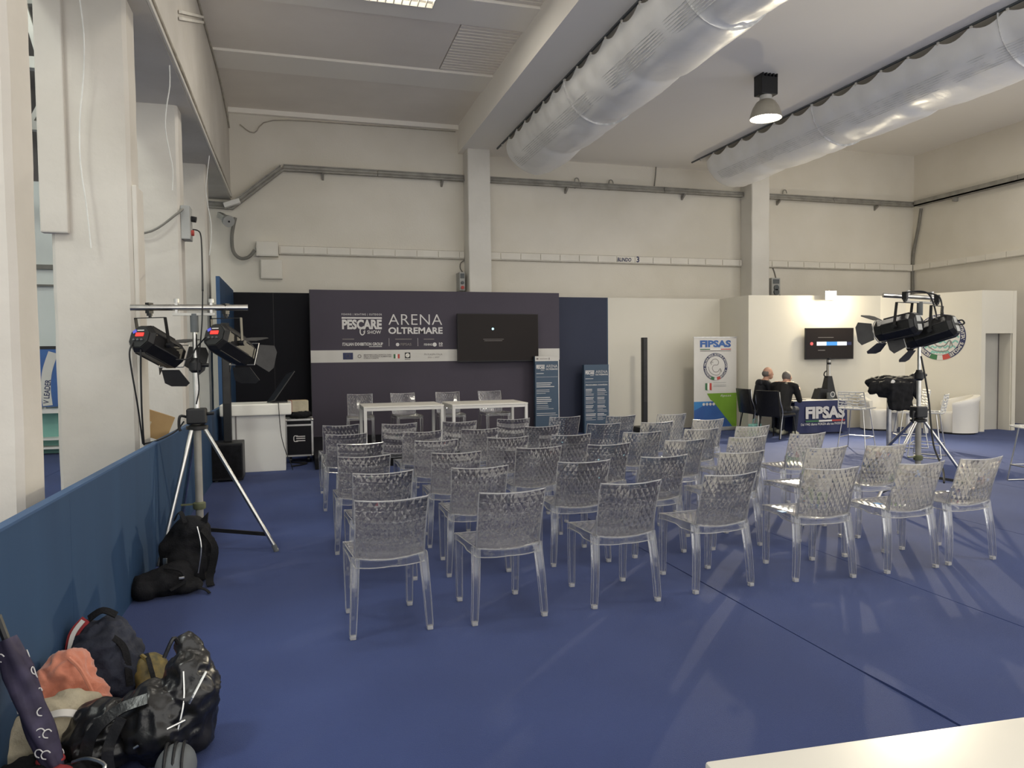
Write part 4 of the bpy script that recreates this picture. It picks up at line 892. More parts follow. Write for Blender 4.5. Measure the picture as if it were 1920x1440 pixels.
def make_chair():
    t = thing('clear_chair', 'x', 'chair')
    bk = facet_slab(back_fn, 20, 11, 0.0056, 0.004).build('backrest', 'clear_facet', t)
    rim(back_fn, 0.0042, [(0.0, 0.0), (0, 0.33), (0, 0.66), (0.0, 0.97), (0.03, 1.0), (0.25, 1), (0.5, 1), (0.75, 1), (0.97, 1), (1.0, 0.97), (1, 0.66), (1, 0.33), (1, 0)]).build('back_rim', 'clear_edge_shine', bk, True)
    sb = facet_slab(seat_fn, 18, 12, 0.005, 0.005).build('seat', 'clear_seat', t)
    mb = MB()                                         # moulded rail around the seat
    rail = []
    for k in range(41):
        a = k/40
        if a < 0.25: s, tt = a*4, 0
        elif a < 0.5: s, tt = 1, (a-0.25)*4
        elif a < 0.75: s, tt = 1-(a-0.5)*4, 1
        else: s, tt = 0, 1-(a-0.75)*4
        p = seat_fn(s, tt)[0]; c = Vector((0, 0.008, p.z)); o_ = (p-c).normalized(); rail.append((p, o_, (0.052 if tt < 0.5 else 0.036)*(0.75+0.25*abs(2*s-1) if tt in (0, 1) else 1)))
    vs = []; fs = []
    for p, o_, hgt in rail: vs += [p+o_*0.010+Vector((0, 0, 0.004)), p+o_*0.013+Vector((0, 0, -0.006)), p+o_*0.008+Vector((0, 0, -hgt)), p+o_*0.002+Vector((0, 0, -hgt)), p-o_*0.0+Vector((0, 0, 0.004))]
    for k in range(40): fs += [(k*5+i, k*5+(i+1) % 5, (k+1)*5+(i+1) % 5, (k+1)*5+i) for i in range(5)]
    mb.add(vs, fs); mb.build('seat_rail', 'clear_smooth', sb, 30)
    for zo, key in ((0.003, 0), (None, 1)):
        mb = MB(); mb.tube([p+o_*0.011+Vector((0, 0, zo if zo is not None else -hgt)) for p, o_, hgt in rail], 0.0032, 5, 0); mb.build('rail_edge_shine', 'clear_edge_shine', sb, True)  # thin milky tubes added as painted highlights along the rail edges
    for sx in (-1, 1):
        for nm, top, foot in (('r', Vector((sx*0.196, -0.190, 0.455)), Vector((sx*0.222, -0.235, 0.022))), ('f', Vector((sx*0.196, 0.200, 0.448)), Vector((sx*0.192, 0.215, 0.022)))):
            mb = MB(); secs = []
            for k in range(6):
                q = k/5; c = top.lerp(foot, q)+Vector((0, (-0.012 if nm == 'r' else 0.004)*sin(q*pi), 0)); a = 0.047+(0.036-0.047)*q**0.7; b = 0.038+(0.032-0.038)*q; ch = 0.006
                sec = [(-a/2+ch, -b/2), (a/2-ch, -b/2), (a/2, -b/2+ch), (a/2, b/2-ch), (a/2-ch, b/2), (-a/2+ch, b/2), (-a/2, b/2-ch), (-a/2, -b/2+ch)]
                secs.append([c+Vector((x, y, 0)) for x, y in sec])
            mb.loft(secs); mb.cur = 1
            for cx_, cy_ in ((-1, -1), (1, -1), (1, 1), (-1, 1)):
                mb.tube([(sec_[0]+sec_[4])/2+Vector((cx_*(0.0225-0.0055*k/5), cy_*(0.018-0.003*k/5), 0)) for k, sec_ in enumerate(secs)], 0.0022, 4, 0)  # milky corner tubes added to paint bright edge lines on each leg
            lg = mb.build('leg', ['clear_smooth', 'clear_edge_shine'], t, 35)
            MB().box(foot.x-0.017, foot.x+0.017, foot.y-0.016, foot.y+0.016, 0, 0.024, 0.004).build('foot_glide', 'clear_glide', lg)
        mb = MB(); mb.bar((sx*0.198, -0.200, 0.44), back_fn(0.5+sx*0.5, 0.35)[0]+Vector((0, 0.004, 0)), 0.010, 0.036, up=(0, 1, 0), h1=0.012); mb.build('back_stay', 'clear_smooth', t)
    return t
proto = make_chair()
rows = [[(737, 940), (965, 925), (1188, 908), (1376, 892), (1565, 881), (1735, 871), (1848, 862)],
        [(720, 889), (902, 879), (1098, 868), (1250, 858), (1396, 850), (1556, 841), (1668, 837)],
        [(684, 858), (857, 851), (1013, 841), (1145, 835), (1288, 827), (1406, 821), (1519, 815)],
        [(676, 834), (820, 828), (955, 822), (1073, 817), (1207, 812), (1319, 806), (1415, 801)],
        [(650, 816), (793, 811), (902, 806), (1018, 801), (1135, 796), (1235, 793), (1331, 788)],
        [(640, 799), (750, 796), (863, 792), (964, 787), (1061, 783), (1167, 781), (1262, 778)]]
rname = ['the row nearest the camera', 'the second row from the camera', 'the third row from the camera', 'the fourth row from the camera', 'the fifth row from the camera', 'the row nearest the stage']
cname = ['leftmost', 'second from left', 'third from left', 'middle one', 'third from right', 'second from right', 'rightmost']
yaws = {(0, 0): 3, (0, 1): 3, (0, 2): 1, (0, 3): 4, (0, 4): -6, (0, 5): 1, (0, 6): 2, (5, 4): 0}
first = True; rnd = random.Random(3)
def place(loc, rz, lab, group):
    global first
    o = proto if first else copy_tree(proto); first = False
    o.location = loc; o.rotation_euler = (0, 0, rz); tag(o, lab, 'chair', group); return o
for i, row in enumerate(rows):
    for j, (u, v) in enumerate(row):
        q = at(u, v, 'z', 0.79); rz = radians(yaws.get((i, j), rnd.uniform(-3, 3.5)))
        off = Matrix.Rotation(rz, 3, 'Z') @ Vector((0, 0.342, 0))
        place((q.x+off.x, q.y+off.y, 0), rz, f'clear faceted plastic chair, {cname[j]} in {rname[i]}', 'clear chairs of the audience')
for j, (u, v) in enumerate([(672, 740), (757, 738), (837, 736), (918, 734)]):
    q = at(u, v, 'z', PF+0.79); place((q.x, q.y-0.342, PF), pi+radians([-4, 5, -2, 3][j]), f'clear plastic chair behind the stage tables facing the camera, {["leftmost", "second from left", "second from right", "rightmost"][j]}', 'clear chairs on the stage')
# blue stickers on two seat rails
for (u, v), lab in (((1646, 958), 'small pale blue sticker on the second-rightmost front chair'), ((1466, 976), 'small pale blue sticker on the third-rightmost front chair')):
    q = at(u, v, 'y', 4.42); o = MB().box(q.x-0.022, q.x+0.022, q.y-0.03, q.y+0.03, 0.462, 0.464).build('seat_sticker', 'scr_cyan'); o.data.materials[0] = MATS['print_skyblue']; tag(o, lab, 'sticker')

# ================================================================ LAMP STANDS AND PROFILE LANTERNS
def lamp_stand(c, zhub, zbar, feet, bar_dir, bar_len, lab, bar_off=0.0):
    t = thing('lamp_stand', lab, 'lamp stand', (c[0], c[1], 0))
    C = Vector((c[0], c[1], 0))
    MB().cyl((0, 0, 0.14), (0, 0, zhub+0.05), 0.030, n=14).build('lower_tube', 'galv', t, True)
    MB().cyl((0, 0, zhub), (0, 0, zhub+0.50), 0.024, n=14).build('middle_tube', 'chrome', t, True)
    MB().cyl((0, 0, zhub+0.45), (0, 0, zbar-0.06), 0.018, n=12).build('upper_tube', 'chrome', t, True)
    MB().lathe([(0.05, zhub-0.05), (0.085, zhub-0.04), (0.085, zhub-0.015), (0.05, zhub-0.005)], (0, 0, 0), 16).build('leg_plate', 'black_metal', t, True)
    hb = MB().box(-0.075, 0.075, -0.06, 0.06, zhub+0.0, zhub+0.13, 0.015).build('winch_housing', 'black_plastic', t)
    MB().cyl((0.07, 0, zhub+0.08), (0.13, 0, zhub+0.085), 0.014, n=8).build('winch_knob', 'black_plastic', hb); mb = MB(); mb.tube([(-0.07, -0.03, zhub+0.06), (-0.12, -0.05, zhub+0.07), (-0.13, -0.05, zhub-0.01), (-0.12, -0.05, zhub-0.05)], 0.012, 6); mb.build('winch_crank', 'black_plastic', hb)
    MB().lathe([(0.03, zhub+0.42), (0.05, zhub+0.44), (0.052, zhub+0.50), (0.035, zhub+0.52), (0.03, zhub+0.54)], (0, 0, 0), 14).build('collar', 'black_plastic', t, True); MB().cyl((0.04, 0, zhub+0.48), (0.10, 0, zhub+0.48), 0.016, n=8).build('collar_knob', 'black_plastic', t)
    MB().cyl((0, 0, zbar-0.20), (0, 0, zbar-0.05), 0.032, n=12).build('top_spigot', 'grey_rubber', t, True)
    for f in feet:
        d = Vector((f[0], f[1], 0))-C; dn = d.normalized(); foot = Vector((d.x, d.y, 0.012)); topp = dn*0.055+Vector((0, 0, zhub-0.03))
        lg = MB().cyl(topp, foot, 0.017, n=10).build('leg', 'chrome', t, True)
        MB().cyl(foot+Vector((0, 0, -0.012)), foot+(topp-foot).normalized()*0.05, 0.021, n=10).build('rubber_foot', 'grey_rubber', lg)
        q = foot.lerp(topp, 0.13); MB().bar(q, (dn.x*0.03, dn.y*0.03, 0.19), 0.012, 0.030).build('brace', 'black_metal', t)
    MB().lathe([(0.045, 0.36), (0.05, 0.37), (0.05, 0.41), (0.034, 0.42)], (0, 0, 0), 12).build('sliding_clamp', 'olive_plastic', t, True); MB().bar((-0.14, 0.0, 0.40), (-0.02, 0, 0.40), 0.02, 0.012).build('clamp_lever', 'olive_plastic', t)
    bd = Vector(bar_dir).normalized(); o = bd*bar_off
    br = MB().cyl(o-bd*bar_len/2+Vector((0, 0, zbar)), o+bd*bar_len/2+Vector((0, 0, zbar)), 0.025, n=16).build('cross_bar', 'chrome', t, True)
    MB().bar(-bd*0.16+Vector((0, 0, zbar-0.055)), bd*0.16+Vector((0, 0, zbar-0.055)), 0.05, 0.02).build('bar_bracket', 'steel_white', br)
    for s in (-0.13, 0.13):
        mb = MB(); mb.bar(bd*s+Vector((0, 0, zbar-0.06)), bd*s+Vector((0, 0, zbar+0.045)), 0.03, 0.02, up=bd); mb.cyl(bd*s+Vector((0, 0, zbar+0.04)), bd*s+Vector((0, 0, zbar+0.07)), 0.02, n=8); mb.build('clamp', 'alu_edge', br)
    return t
def lantern(hang, back, front, lab, rad=0.105, led=True, ring=False, flaps=(0, 1, 2, 3), group='profile lanterns'):
    """octagonal profile lantern, yoke-hung below 'hang', body axis from 'back' to 'front'"""
    hang, back, front = Vector(hang), Vector(back), Vector(front); t = thing('stage_lantern', lab, 'stage light', hang, group=group)
    B, Fr = back-hang, front-hang; ax = (Fr-B).normalized(); L = (Fr-B).length
    side = ax.cross(Vector((0, 0, 1))).normalized(); up = side.cross(ax).normalized()
    def sec(p, r, kx=1.0): return [p+(side*cos(pi/8+k*pi/4)*kx+up*sin(pi/8+k*pi/4))*r for k in range(8)]
    MB().loft([sec(B, rad*0.80), sec(B+ax*0.035, rad), sec(B+ax*L*0.8, rad), sec(B+ax*L*0.82, rad*0.94), sec(Fr, rad*0.94)]).build('body', 'black_metal', t)
    for k in range(8):
        a = pi/8+k*pi/4; p0 = (side*cos(a)+up*sin(a))*rad*1.01; MB().bar(B+ax*0.05+p0, B+ax*L*0.78+p0, 0.010, 0.008, up=p0).build('cooling_rib', 'dark_flap', t)
    bp = MB().loft([sec(B-ax*0.006, rad*0.74), sec(B+ax*0.002, rad*0.74)]).build('rear_panel', 'black_plastic', t)
    if led:
        R_ = B-ax*0.008
        MB().bar(R_+up*rad*0.16-side*rad*0.30, R_+up*rad*0.16+side*rad*0.30, 0.003, rad*0.24, up=up).build('led_display', 'led_red', bp)
        MB().bar(R_+up*rad*0.30-side*rad*0.55, R_+up*rad*0.42-side*rad*0.32, 0.003, rad*0.20, up=up).build('status_light', 'led_blue', bp); MB().bar(R_+up*rad*0.44-side*rad*0.25, R_+up*rad*0.44+side*rad*0.25, 0.003, rad*0.07, up=up).build('label_strip', 'print_text', bp)
        for s in (-0.3, 0.0, 0.3): MB().cyl(R_-up*rad*0.22+side*rad*s, R_-up*rad*0.22+side*rad*s-ax*0.012, 0.008, n=8).build('button', 'grey_rubber', bp)
    else:
        for s in (1, -1): MB().bar(B-ax*0.009+up*rad*0.36*s-side*rad*0.3, B-ax*0.009+up*rad*0.36*s+side*rad*0.3, 0.004, rad*0.5, up=up).build('rear_plate', 'box_grey', bp)
    c = B.lerp(Fr, 0.42)
    for s in (-1, 1):
        base = c+side*s*(rad+0.018); MB().bar(base, Vector((side.x*s*(rad+0.018), side.y*s*(rad+0.018), -0.085))+Vector((c.x, c.y, 0))*0.15, 0.030, 0.006, up=side).build('yoke_arm', 'black_metal', t)
        MB().cyl(base-side*s*0.02, base+side*s*0.028, 0.022, n=10).build('yoke_knob', 'black_plastic', t)
    k0 = Vector((c.x, c.y, 0))*0.15+Vector((0, 0, -0.085)); MB().bar(k0-side*(rad+0.02), k0+side*(rad+0.02), 0.030, 0.006).build('yoke_bridge', 'black_metal', t)
    mb = MB(); mb.cyl(k0, (0, 0, -0.02), 0.012, n=8); mb.bar((0, 0, -0.05), (0, 0, 0.035), 0.05, 0.035, up=side); mb.cyl((0, 0, -0.07), (0, 0, -0.05), 0.022, n=8); mb.build('hook_clamp', 'black_metal', t)
    mb = MB()
    if ring: mb.tube([Fr+(side*cos(a)+up*sin(a))*rad*1.0 for a in [2*pi*k/16 for k in range(17)]], 0.007, 6, 0); mb.build('front_ring', 'alu_edge', t)
    else:
        mb.tube([Fr+(side*sx+up*sy)*rad*1.0 for sx, sy in ((-1, -0.8), (1, -0.8), (1, 0.8), (-1, 0.8), (-1, -0.8))], 0.005, 6, 0); mb.build('gel_frame', 'alu_edge', t)
    for q, (dv, ev) in enumerate(((side, up), (up, side), (-side, up), (-up, side))):
        if q not in flaps: continue
        hinge = Fr+dv*rad*1.0; out = (ax*0.84+dv*0.54).normalized(); n_ = out.cross(ev).normalized()*0.002; fl_ = 0.17
        pts = [hinge-ev*rad*0.70, hinge+ev*rad*0.70, hinge+out*fl_*0.8+ev*rad*1.0, hinge+out*fl_+ev*rad*0.6, hinge+out*fl_-ev*rad*0.6, hinge+out*fl_*0.8-ev*rad*1.0]
        mb = MB(); mb.add([p+n_ for p in pts]+[p-n_ for p in pts], [tuple(range(6)), tuple(range(11, 5, -1))]+[(i, 6+i, 6+(i+1) % 6, (i+1) % 6) for i in range(6)]); mb.build('barn_door', 'dark_flap', t)
    return t
# left stand
cx, cy = -0.80, 6.45
f1, f2 = at(519, 1034, 'z', 0), at(291, 1060, 'z', 0)
b0, b1 = at(244, 580, 'y', 6.42), at(465, 573.5, 'y', 6.48); zb = (b0.z+b1.z)/2
lamp_stand((cx, cy), 1.06, zb, [(f1.x, f1.y), (-1.055, 6.12), (-1.05, 7.05)], (1, 0.06, 0.012), b1.x-b0.x, 'chrome wind-up lamp stand by the low blue wall', ((b0.x+b1.x)/2-cx))
def on_bar(u, b0, b1, k): q = at(u, 577, 'y', b0.y); return Vector((q.x, b0.y+(b1.y-b0.y)*0.5, zb))
h1 = at(280, 579, 'y', 6.44); h1.z = zb; h2 = at(423, 575, 'y', 6.47); h2.z = zb
bk1, fr1 = at(262, 632, 'y', 6.30), at(326, 668, 'y', 6.62); lantern(h1, bk1, fr1, 'left black stage lantern with red display on the left stand', 0.122)
bk2, fr2 = at(402, 628, 'y', 6.33), at(458, 664, 'y', 6.66); lantern(h2, bk2, fr2, 'right black stage lantern with red display on the left stand', 0.122)
def cable(name, pts, r, lab, mt='cable_black'):
    mb = MB(); mb.tube(pts, r, 6, 5); return tag(mb.build(name, mt, smooth=True), lab, 'cable')
def PY(*l): return [at(u, v, 'y', y) for u, v, y in l]
cable('lamp_cable', PY((249, 642, 6.30), (243, 660, 6.26), (246, 690, 6.28), (258, 760, 6.35), (268, 832, 6.5)), 0.007, 'outer black cable hanging from the left lantern to the low wall')
cable('lamp_cable', PY((264, 640, 6.30), (264, 660, 6.27), (264, 700, 6.29), (266, 770, 6.35), (270, 834, 6.5)), 0.007, 'inner black cable hanging from the left lantern to the low wall')
cable('lamp_cable', PY((386, 632, 6.32), (368, 652, 6.4), (355, 672, 6.4), (330, 674, 6.4)), 0.006, 'black cable linking the two lanterns on the left stand')
cable('lamp_cable', PY((380, 545, 6.44), (379, 600, 6.42), (376, 640, 6.4), (371, 690, 6.4), (373, 730, 6.4), (368, 758, 6.4)), 0.006, 'black power cable running down the left lamp stand')
cable('lamp_cable', [at(358, 430, 'x', -1.24), at(372, 433, 'x', -1.20), at(377, 445, 'x', -1.1), at(379, 490, 'y', 8.0), at(380, 545, 'y', 6.7)], 0.009, 'black power cable dropping from the socket box on the column')
cable('lamp_cable', PY((345, 790, 6.4), (330, 808, 6.4), (300, 824, 6.4), (272, 832, 6.5)), 0.007, 'black cable lying over the low wall beside the left stand')
# socket box on the left column
q = at(349, 425, 'x', -1.27)
t = thing('socket_box', 'grey socket box with plug on the left column', 'socket box', (-1.30, 9.66, 3.02))
MB().box(0.0, 0.10, -0.14, 0.10, 0.0, 0.40, 0.008).build('housing', 'box_grey', t); MB().cyl((0.10, -0.02, 0.26), (0.16, -0.02, 0.25), 0.035, n=12).build('plug', 'black_plastic', t); MB().cyl((0.10, -0.02, 0.09), (0.13, -0.02, 0.09), 0.035, n=12).build('red_socket', 'flag_red', t)
cable('wall_cable', [Vector((-1.25, 9.6, 3.42)), Vector((-1.33, 9.45, 3.30)), Vector((-1.6, 9.4, 3.08)), Vector((-1.95, 9.42, 3.02))], 0.014, 'dark cable sagging across the column to the socket box', 'cable_grey')
# right stand
cy = 6.60; cx = at(1722, 800, 'y', cy).x
b0, b1 = at(1671, 551, 'y', 6.55), at(1777, 562, 'y', 6.35); zb = at(1722, 556, 'y', 6.5).z
fr = at(1836, 925, 'z', 0)
lamp_stand((cx, cy), 0.84, zb, [(fr.x-0.05, fr.y), tuple(at(1640, 948, 'z', 0))[:2], (cx-0.1, 7.45)], (b1.x-b0.x, b1.y-b0.y, -0.045), (b1-b0).length, 'chrome wind-up lamp stand behind the chairs on the right', (Vector(((b0.x+b1.x)/2-cx, (b0.y+b1.y)/2-cy, 0))).dot(Vector((b1.x-b0.x, b1.y-b0.y, 0)).normalized()))
h1 = at(1697, 553, 'y', 6.55); h2 = at(1757, 559, 'y', 6.42)
lantern(h1, at(1722, 605, 'y', 6.36), at(1650, 622, 'y', 6.78), 'left black stage lantern on the right stand', 0.132, False, True, (0, 1, 2, 3))
lantern(h2, at(1792, 608, 'y', 6.22), at(1704, 636, 'y', 6.66), 'right black stage lantern on the right stand', 0.132, False, False, (0, 2, 3))
cable('lamp_cable', PY((1700, 548, 6.5), (1725, 546, 6.45), (1742, 552, 6.4), (1752, 575, 6.38), (1757, 600, 6.3)), 0.009, 'black cable looping along the bar of the right stand')
cable('lamp_cable', PY((1715, 547, 6.5), (1745, 550, 6.4), (1762, 558, 6.35), (1767, 580, 6.3), (1768, 590, 6.3)), 0.009, 'second black cable looping along the bar of the right stand')
cable('lamp_cable', PY((1790, 604, 6.28), (1803, 600, 6.2), (1808, 606, 6.2), (1800, 609, 6.22), (1788, 608, 6.28)), 0.009, 'coiled black plug lead behind the right lantern')
cable('lamp_cable', PY((1727, 668, 6.5), (1735, 710, 6.45), (1742, 755, 6.45), (1746, 800, 6.4), (1752, 840, 6.3), (1768, 880, 6.0), (1770, 905, 5.8)), 0.010, 'black power cable running down the right lamp stand')

# ================================================================ BOOTH FURNITURE
# branded table
Yt = 11.85; xa, xb_ = at(1489, 780, 'y', Yt).x, at(1587, 780, 'y', Yt).x
t = thing('branded_table', 'table under a navy FIPSAS cloth beside the seated men', 'table', ((xa+xb_)/2, Yt, 0)); wd = (xb_-xa)/2; H = at(1540, 750, 'y', Yt).z
MB().box(-wd-0.02, wd+0.02, 0.0, 0.62, H-0.03, H, 0.005).build('tabletop', 'white_gloss', t)
mb = MB(); n = 40; vs = []; fs = []
for i in range(n+1):
    x = -wd+2*wd*i/n
    for j, (z, a) in enumerate(((H-0.012, 0.0), (H*0.6, 0.006), (H*0.3, 0.012), (0.03, 0.018))): vs.append((x*(1+0.02*j/3), -0.012-a*(1+sin(x*14+j))*0.6, z))
for i in range(n): fs += [(i*4+j, i*4+j+1, (i+1)*4+j+1, (i+1)*4+j) for j in range(3)]
mb.add(vs, fs); mb.add([(wd*s, y, z) for s in (1.0,) for z in (H-0.012, 0.06) for y in (-0.01, 0.3, 0.62)], [(0, 1, 4, 3), (1, 2, 5, 4)]); mb.add([(-wd, y, z) for z in (H-0.012, 0.06) for y in (-0.01, 0.3, 0.62)], [(0, 1, 4, 3), (1, 2, 5, 4)])
mb.build('cloth', 'print_navy', t)
for sx in (-1, 1):
    for y in (0.08, 0.54): MB().box(sx*(wd-0.06)-0.02, sx*(wd-0.06)+0.02, y-0.02, y+0.02, 0, H-0.03).build('leg', 'black_metal', t)
Mf = (1, 0, 0); yy = -0.042
lettering('FIPSAS', fac_mat((-wd*0.62, yy, H*0.46), Mf), wd*1.50, H*0.36, 'print_white', t, 0.05)
for x0, x1, mt in ((-0.62, -0.12, 'flag_green'), (-0.12, 0.38, 'white_gloss'), (0.38, 0.88, 'flag_red')): mb = MB(); slab(mb, fac_mat((0, yy, 0), Mf), x0*wd, x1*wd, H*0.37, H*0.42, 0.001); mb.build('tricolour_band', mt, t)
lettering('Dal 1942 diamo FORZA alla tua PASSIONE', fac_mat((-wd*0.80, yy-0.002, H*0.27), Mf), wd*1.70, H*0.07, 'print_white', t, 0.02)
TZ = H+0.001
p = at(1553, 748, 'z', TZ); p.y = Yt+0.30; p.x = at(1553, 700, 'y', p.y).x
t = thing('desktop_device', 'tall black tapered device with a chrome tube on the navy table', 'device', (p.x, p.y, TZ))
hb_ = at(1553, 705, 'y', p.y).z-TZ; ht = at(1557, 672, 'y', p.y).z-TZ
MB().loft([[Vector((sx*a, sy*a, z)) for sx, sy in ((-1, -1), (1, -1), (1, 1), (-1, 1))] for a, z in ((0.125, 0), (0.10, 0.10), (0.05, hb_))]).build('tapered_body', 'black_plastic', t)
MB().cyl((-0.03, 0, hb_), (-0.03, 0, ht), 0.010, n=8).build('rod', 'black_metal', t); MB().cyl((0.025, 0, hb_), (0.025, 0, ht-0.03), 0.022, n=12).build('chrome_tube', 'chrome', t, True)
for z in (ht-0.12, ht-0.03): MB().cyl((0.02, 0, z), (0.02, 0, z+0.04), 0.035, n=12).build('clamp_ring', 'black_plastic', t)
mb = MB(); mb.tube([(-0.05, 0, hb_-0.02), (-0.10, 0, hb_+0.02), (-0.08, 0, hb_+0.08), (-0.03, 0, hb_+0.10)], 0.012, 6); mb.build('handle', 'black_plastic', t)
q = at(1536, 748, 'y', Yt+0.3); t = thing('wedge_case', 'black wedge-shaped case beside the tapered device', 'case', (q.x, Yt+0.3, TZ)); MB().prism([(-0.12, 0), (0.13, 0), (0.13, 0.20), (-0.04, 0.20)], -0.09, 0.09).build('shell', 'black_plastic', t); MB().box(-0.03, 0.10, -0.02, 0.02, 0.20, 0.215, 0.004).build('handle', 'black_metal', t)
q = at(1556, 750, 'y', Yt+0.1); t = thing('mug', 'dark mug with a white round mark on the navy table', 'mug', (q.x, Yt+0.1, TZ)); MB().lathe([(0.055, 0), (0.06, 0.01), (0.06, 0.13), (0.052, 0.13), (0.05, 0.02), (0.0, 0.02)], (0, 0, 0), 18).build('cup', 'grey_rubber', t, True)
mb = MB(); disc(mb, fac_mat((0.012, -0.062, 0.10), (1, 0, 0)), 0, 0, 0.055, 0.002, 20, 0.038); mb.build('round_mark', 'print_white', t); mb = MB(); mb.tube([(0.055, 0, 0.11), (0.095, 0, 0.10), (0.095, 0, 0.04), (0.055, 0, 0.03)], 0.008, 6); mb.build('handle', 'grey_rubber', t)
q = at(1497, 745, 'y', Yt+0.2); o = MB().box(q.x-0.12, q.x+0.1, Yt+0.1, Yt+0.32, TZ, TZ+0.008).build('paper_sheets', 'dark_flap'); tag(o, 'dark folder lying on the navy table before the men', 'folder')

# black shell chairs
def shell_chair(loc, rz, lab):
    t = thing('black_chair', lab, 'chair', loc, rz, 'black chairs at the branded table')
    MB().box(-0.24, 0.24, -0.22, 0.24, 0.40, 0.47, 0.03).build('seat', 'leather_black', t, True)
    mb = MB(); secs = []
    for k in range(6):
        z = 0.42+0.47*k/5; y = -0.22-0.07*k/5
        secs.append([Vector((x, y-0.05*(1-(x/0.25)**2)+dy, z)) for x, dy in [(-0.24, 0.02), (-0.12, 0.02), (0, 0.02), (0.12, 0.02), (0.24, 0.02), (0.24, -0.03), (0.12, -0.03), (0, -0.03), (-0.12, -0.03), (-0.24, -0.03)]])
    mb.loft(secs); mb.build('backrest', 'leather_black', t, 60)
    for sx in (-1, 1):
        for sy in (-1, 1): MB().cyl((sx*0.21, sy*0.19, 0.42), (sx*0.24, sy*0.24-0.02, 0.0), 0.012, n=8).build('leg', 'black_metal', t)
        mb = MB(); mb.tube([(sx*0.25, -0.28, 0.87), (sx*0.262, -0.27, 0.7), (sx*0.262, -0.2, 0.5), (sx*0.25, -0.22, 0.25), (sx*0.25, -0.25, 0.02)], 0.009, 6); mb.build('side_tube', 'chrome', t)
    return t
shell_chair((8.60, 12.34, 0), radians(-94), 'black chair of the person in the hooded jacket'); shell_chair((8.53, 11.62, 0), radians(-72), 'black chair of the person in the black blazer')
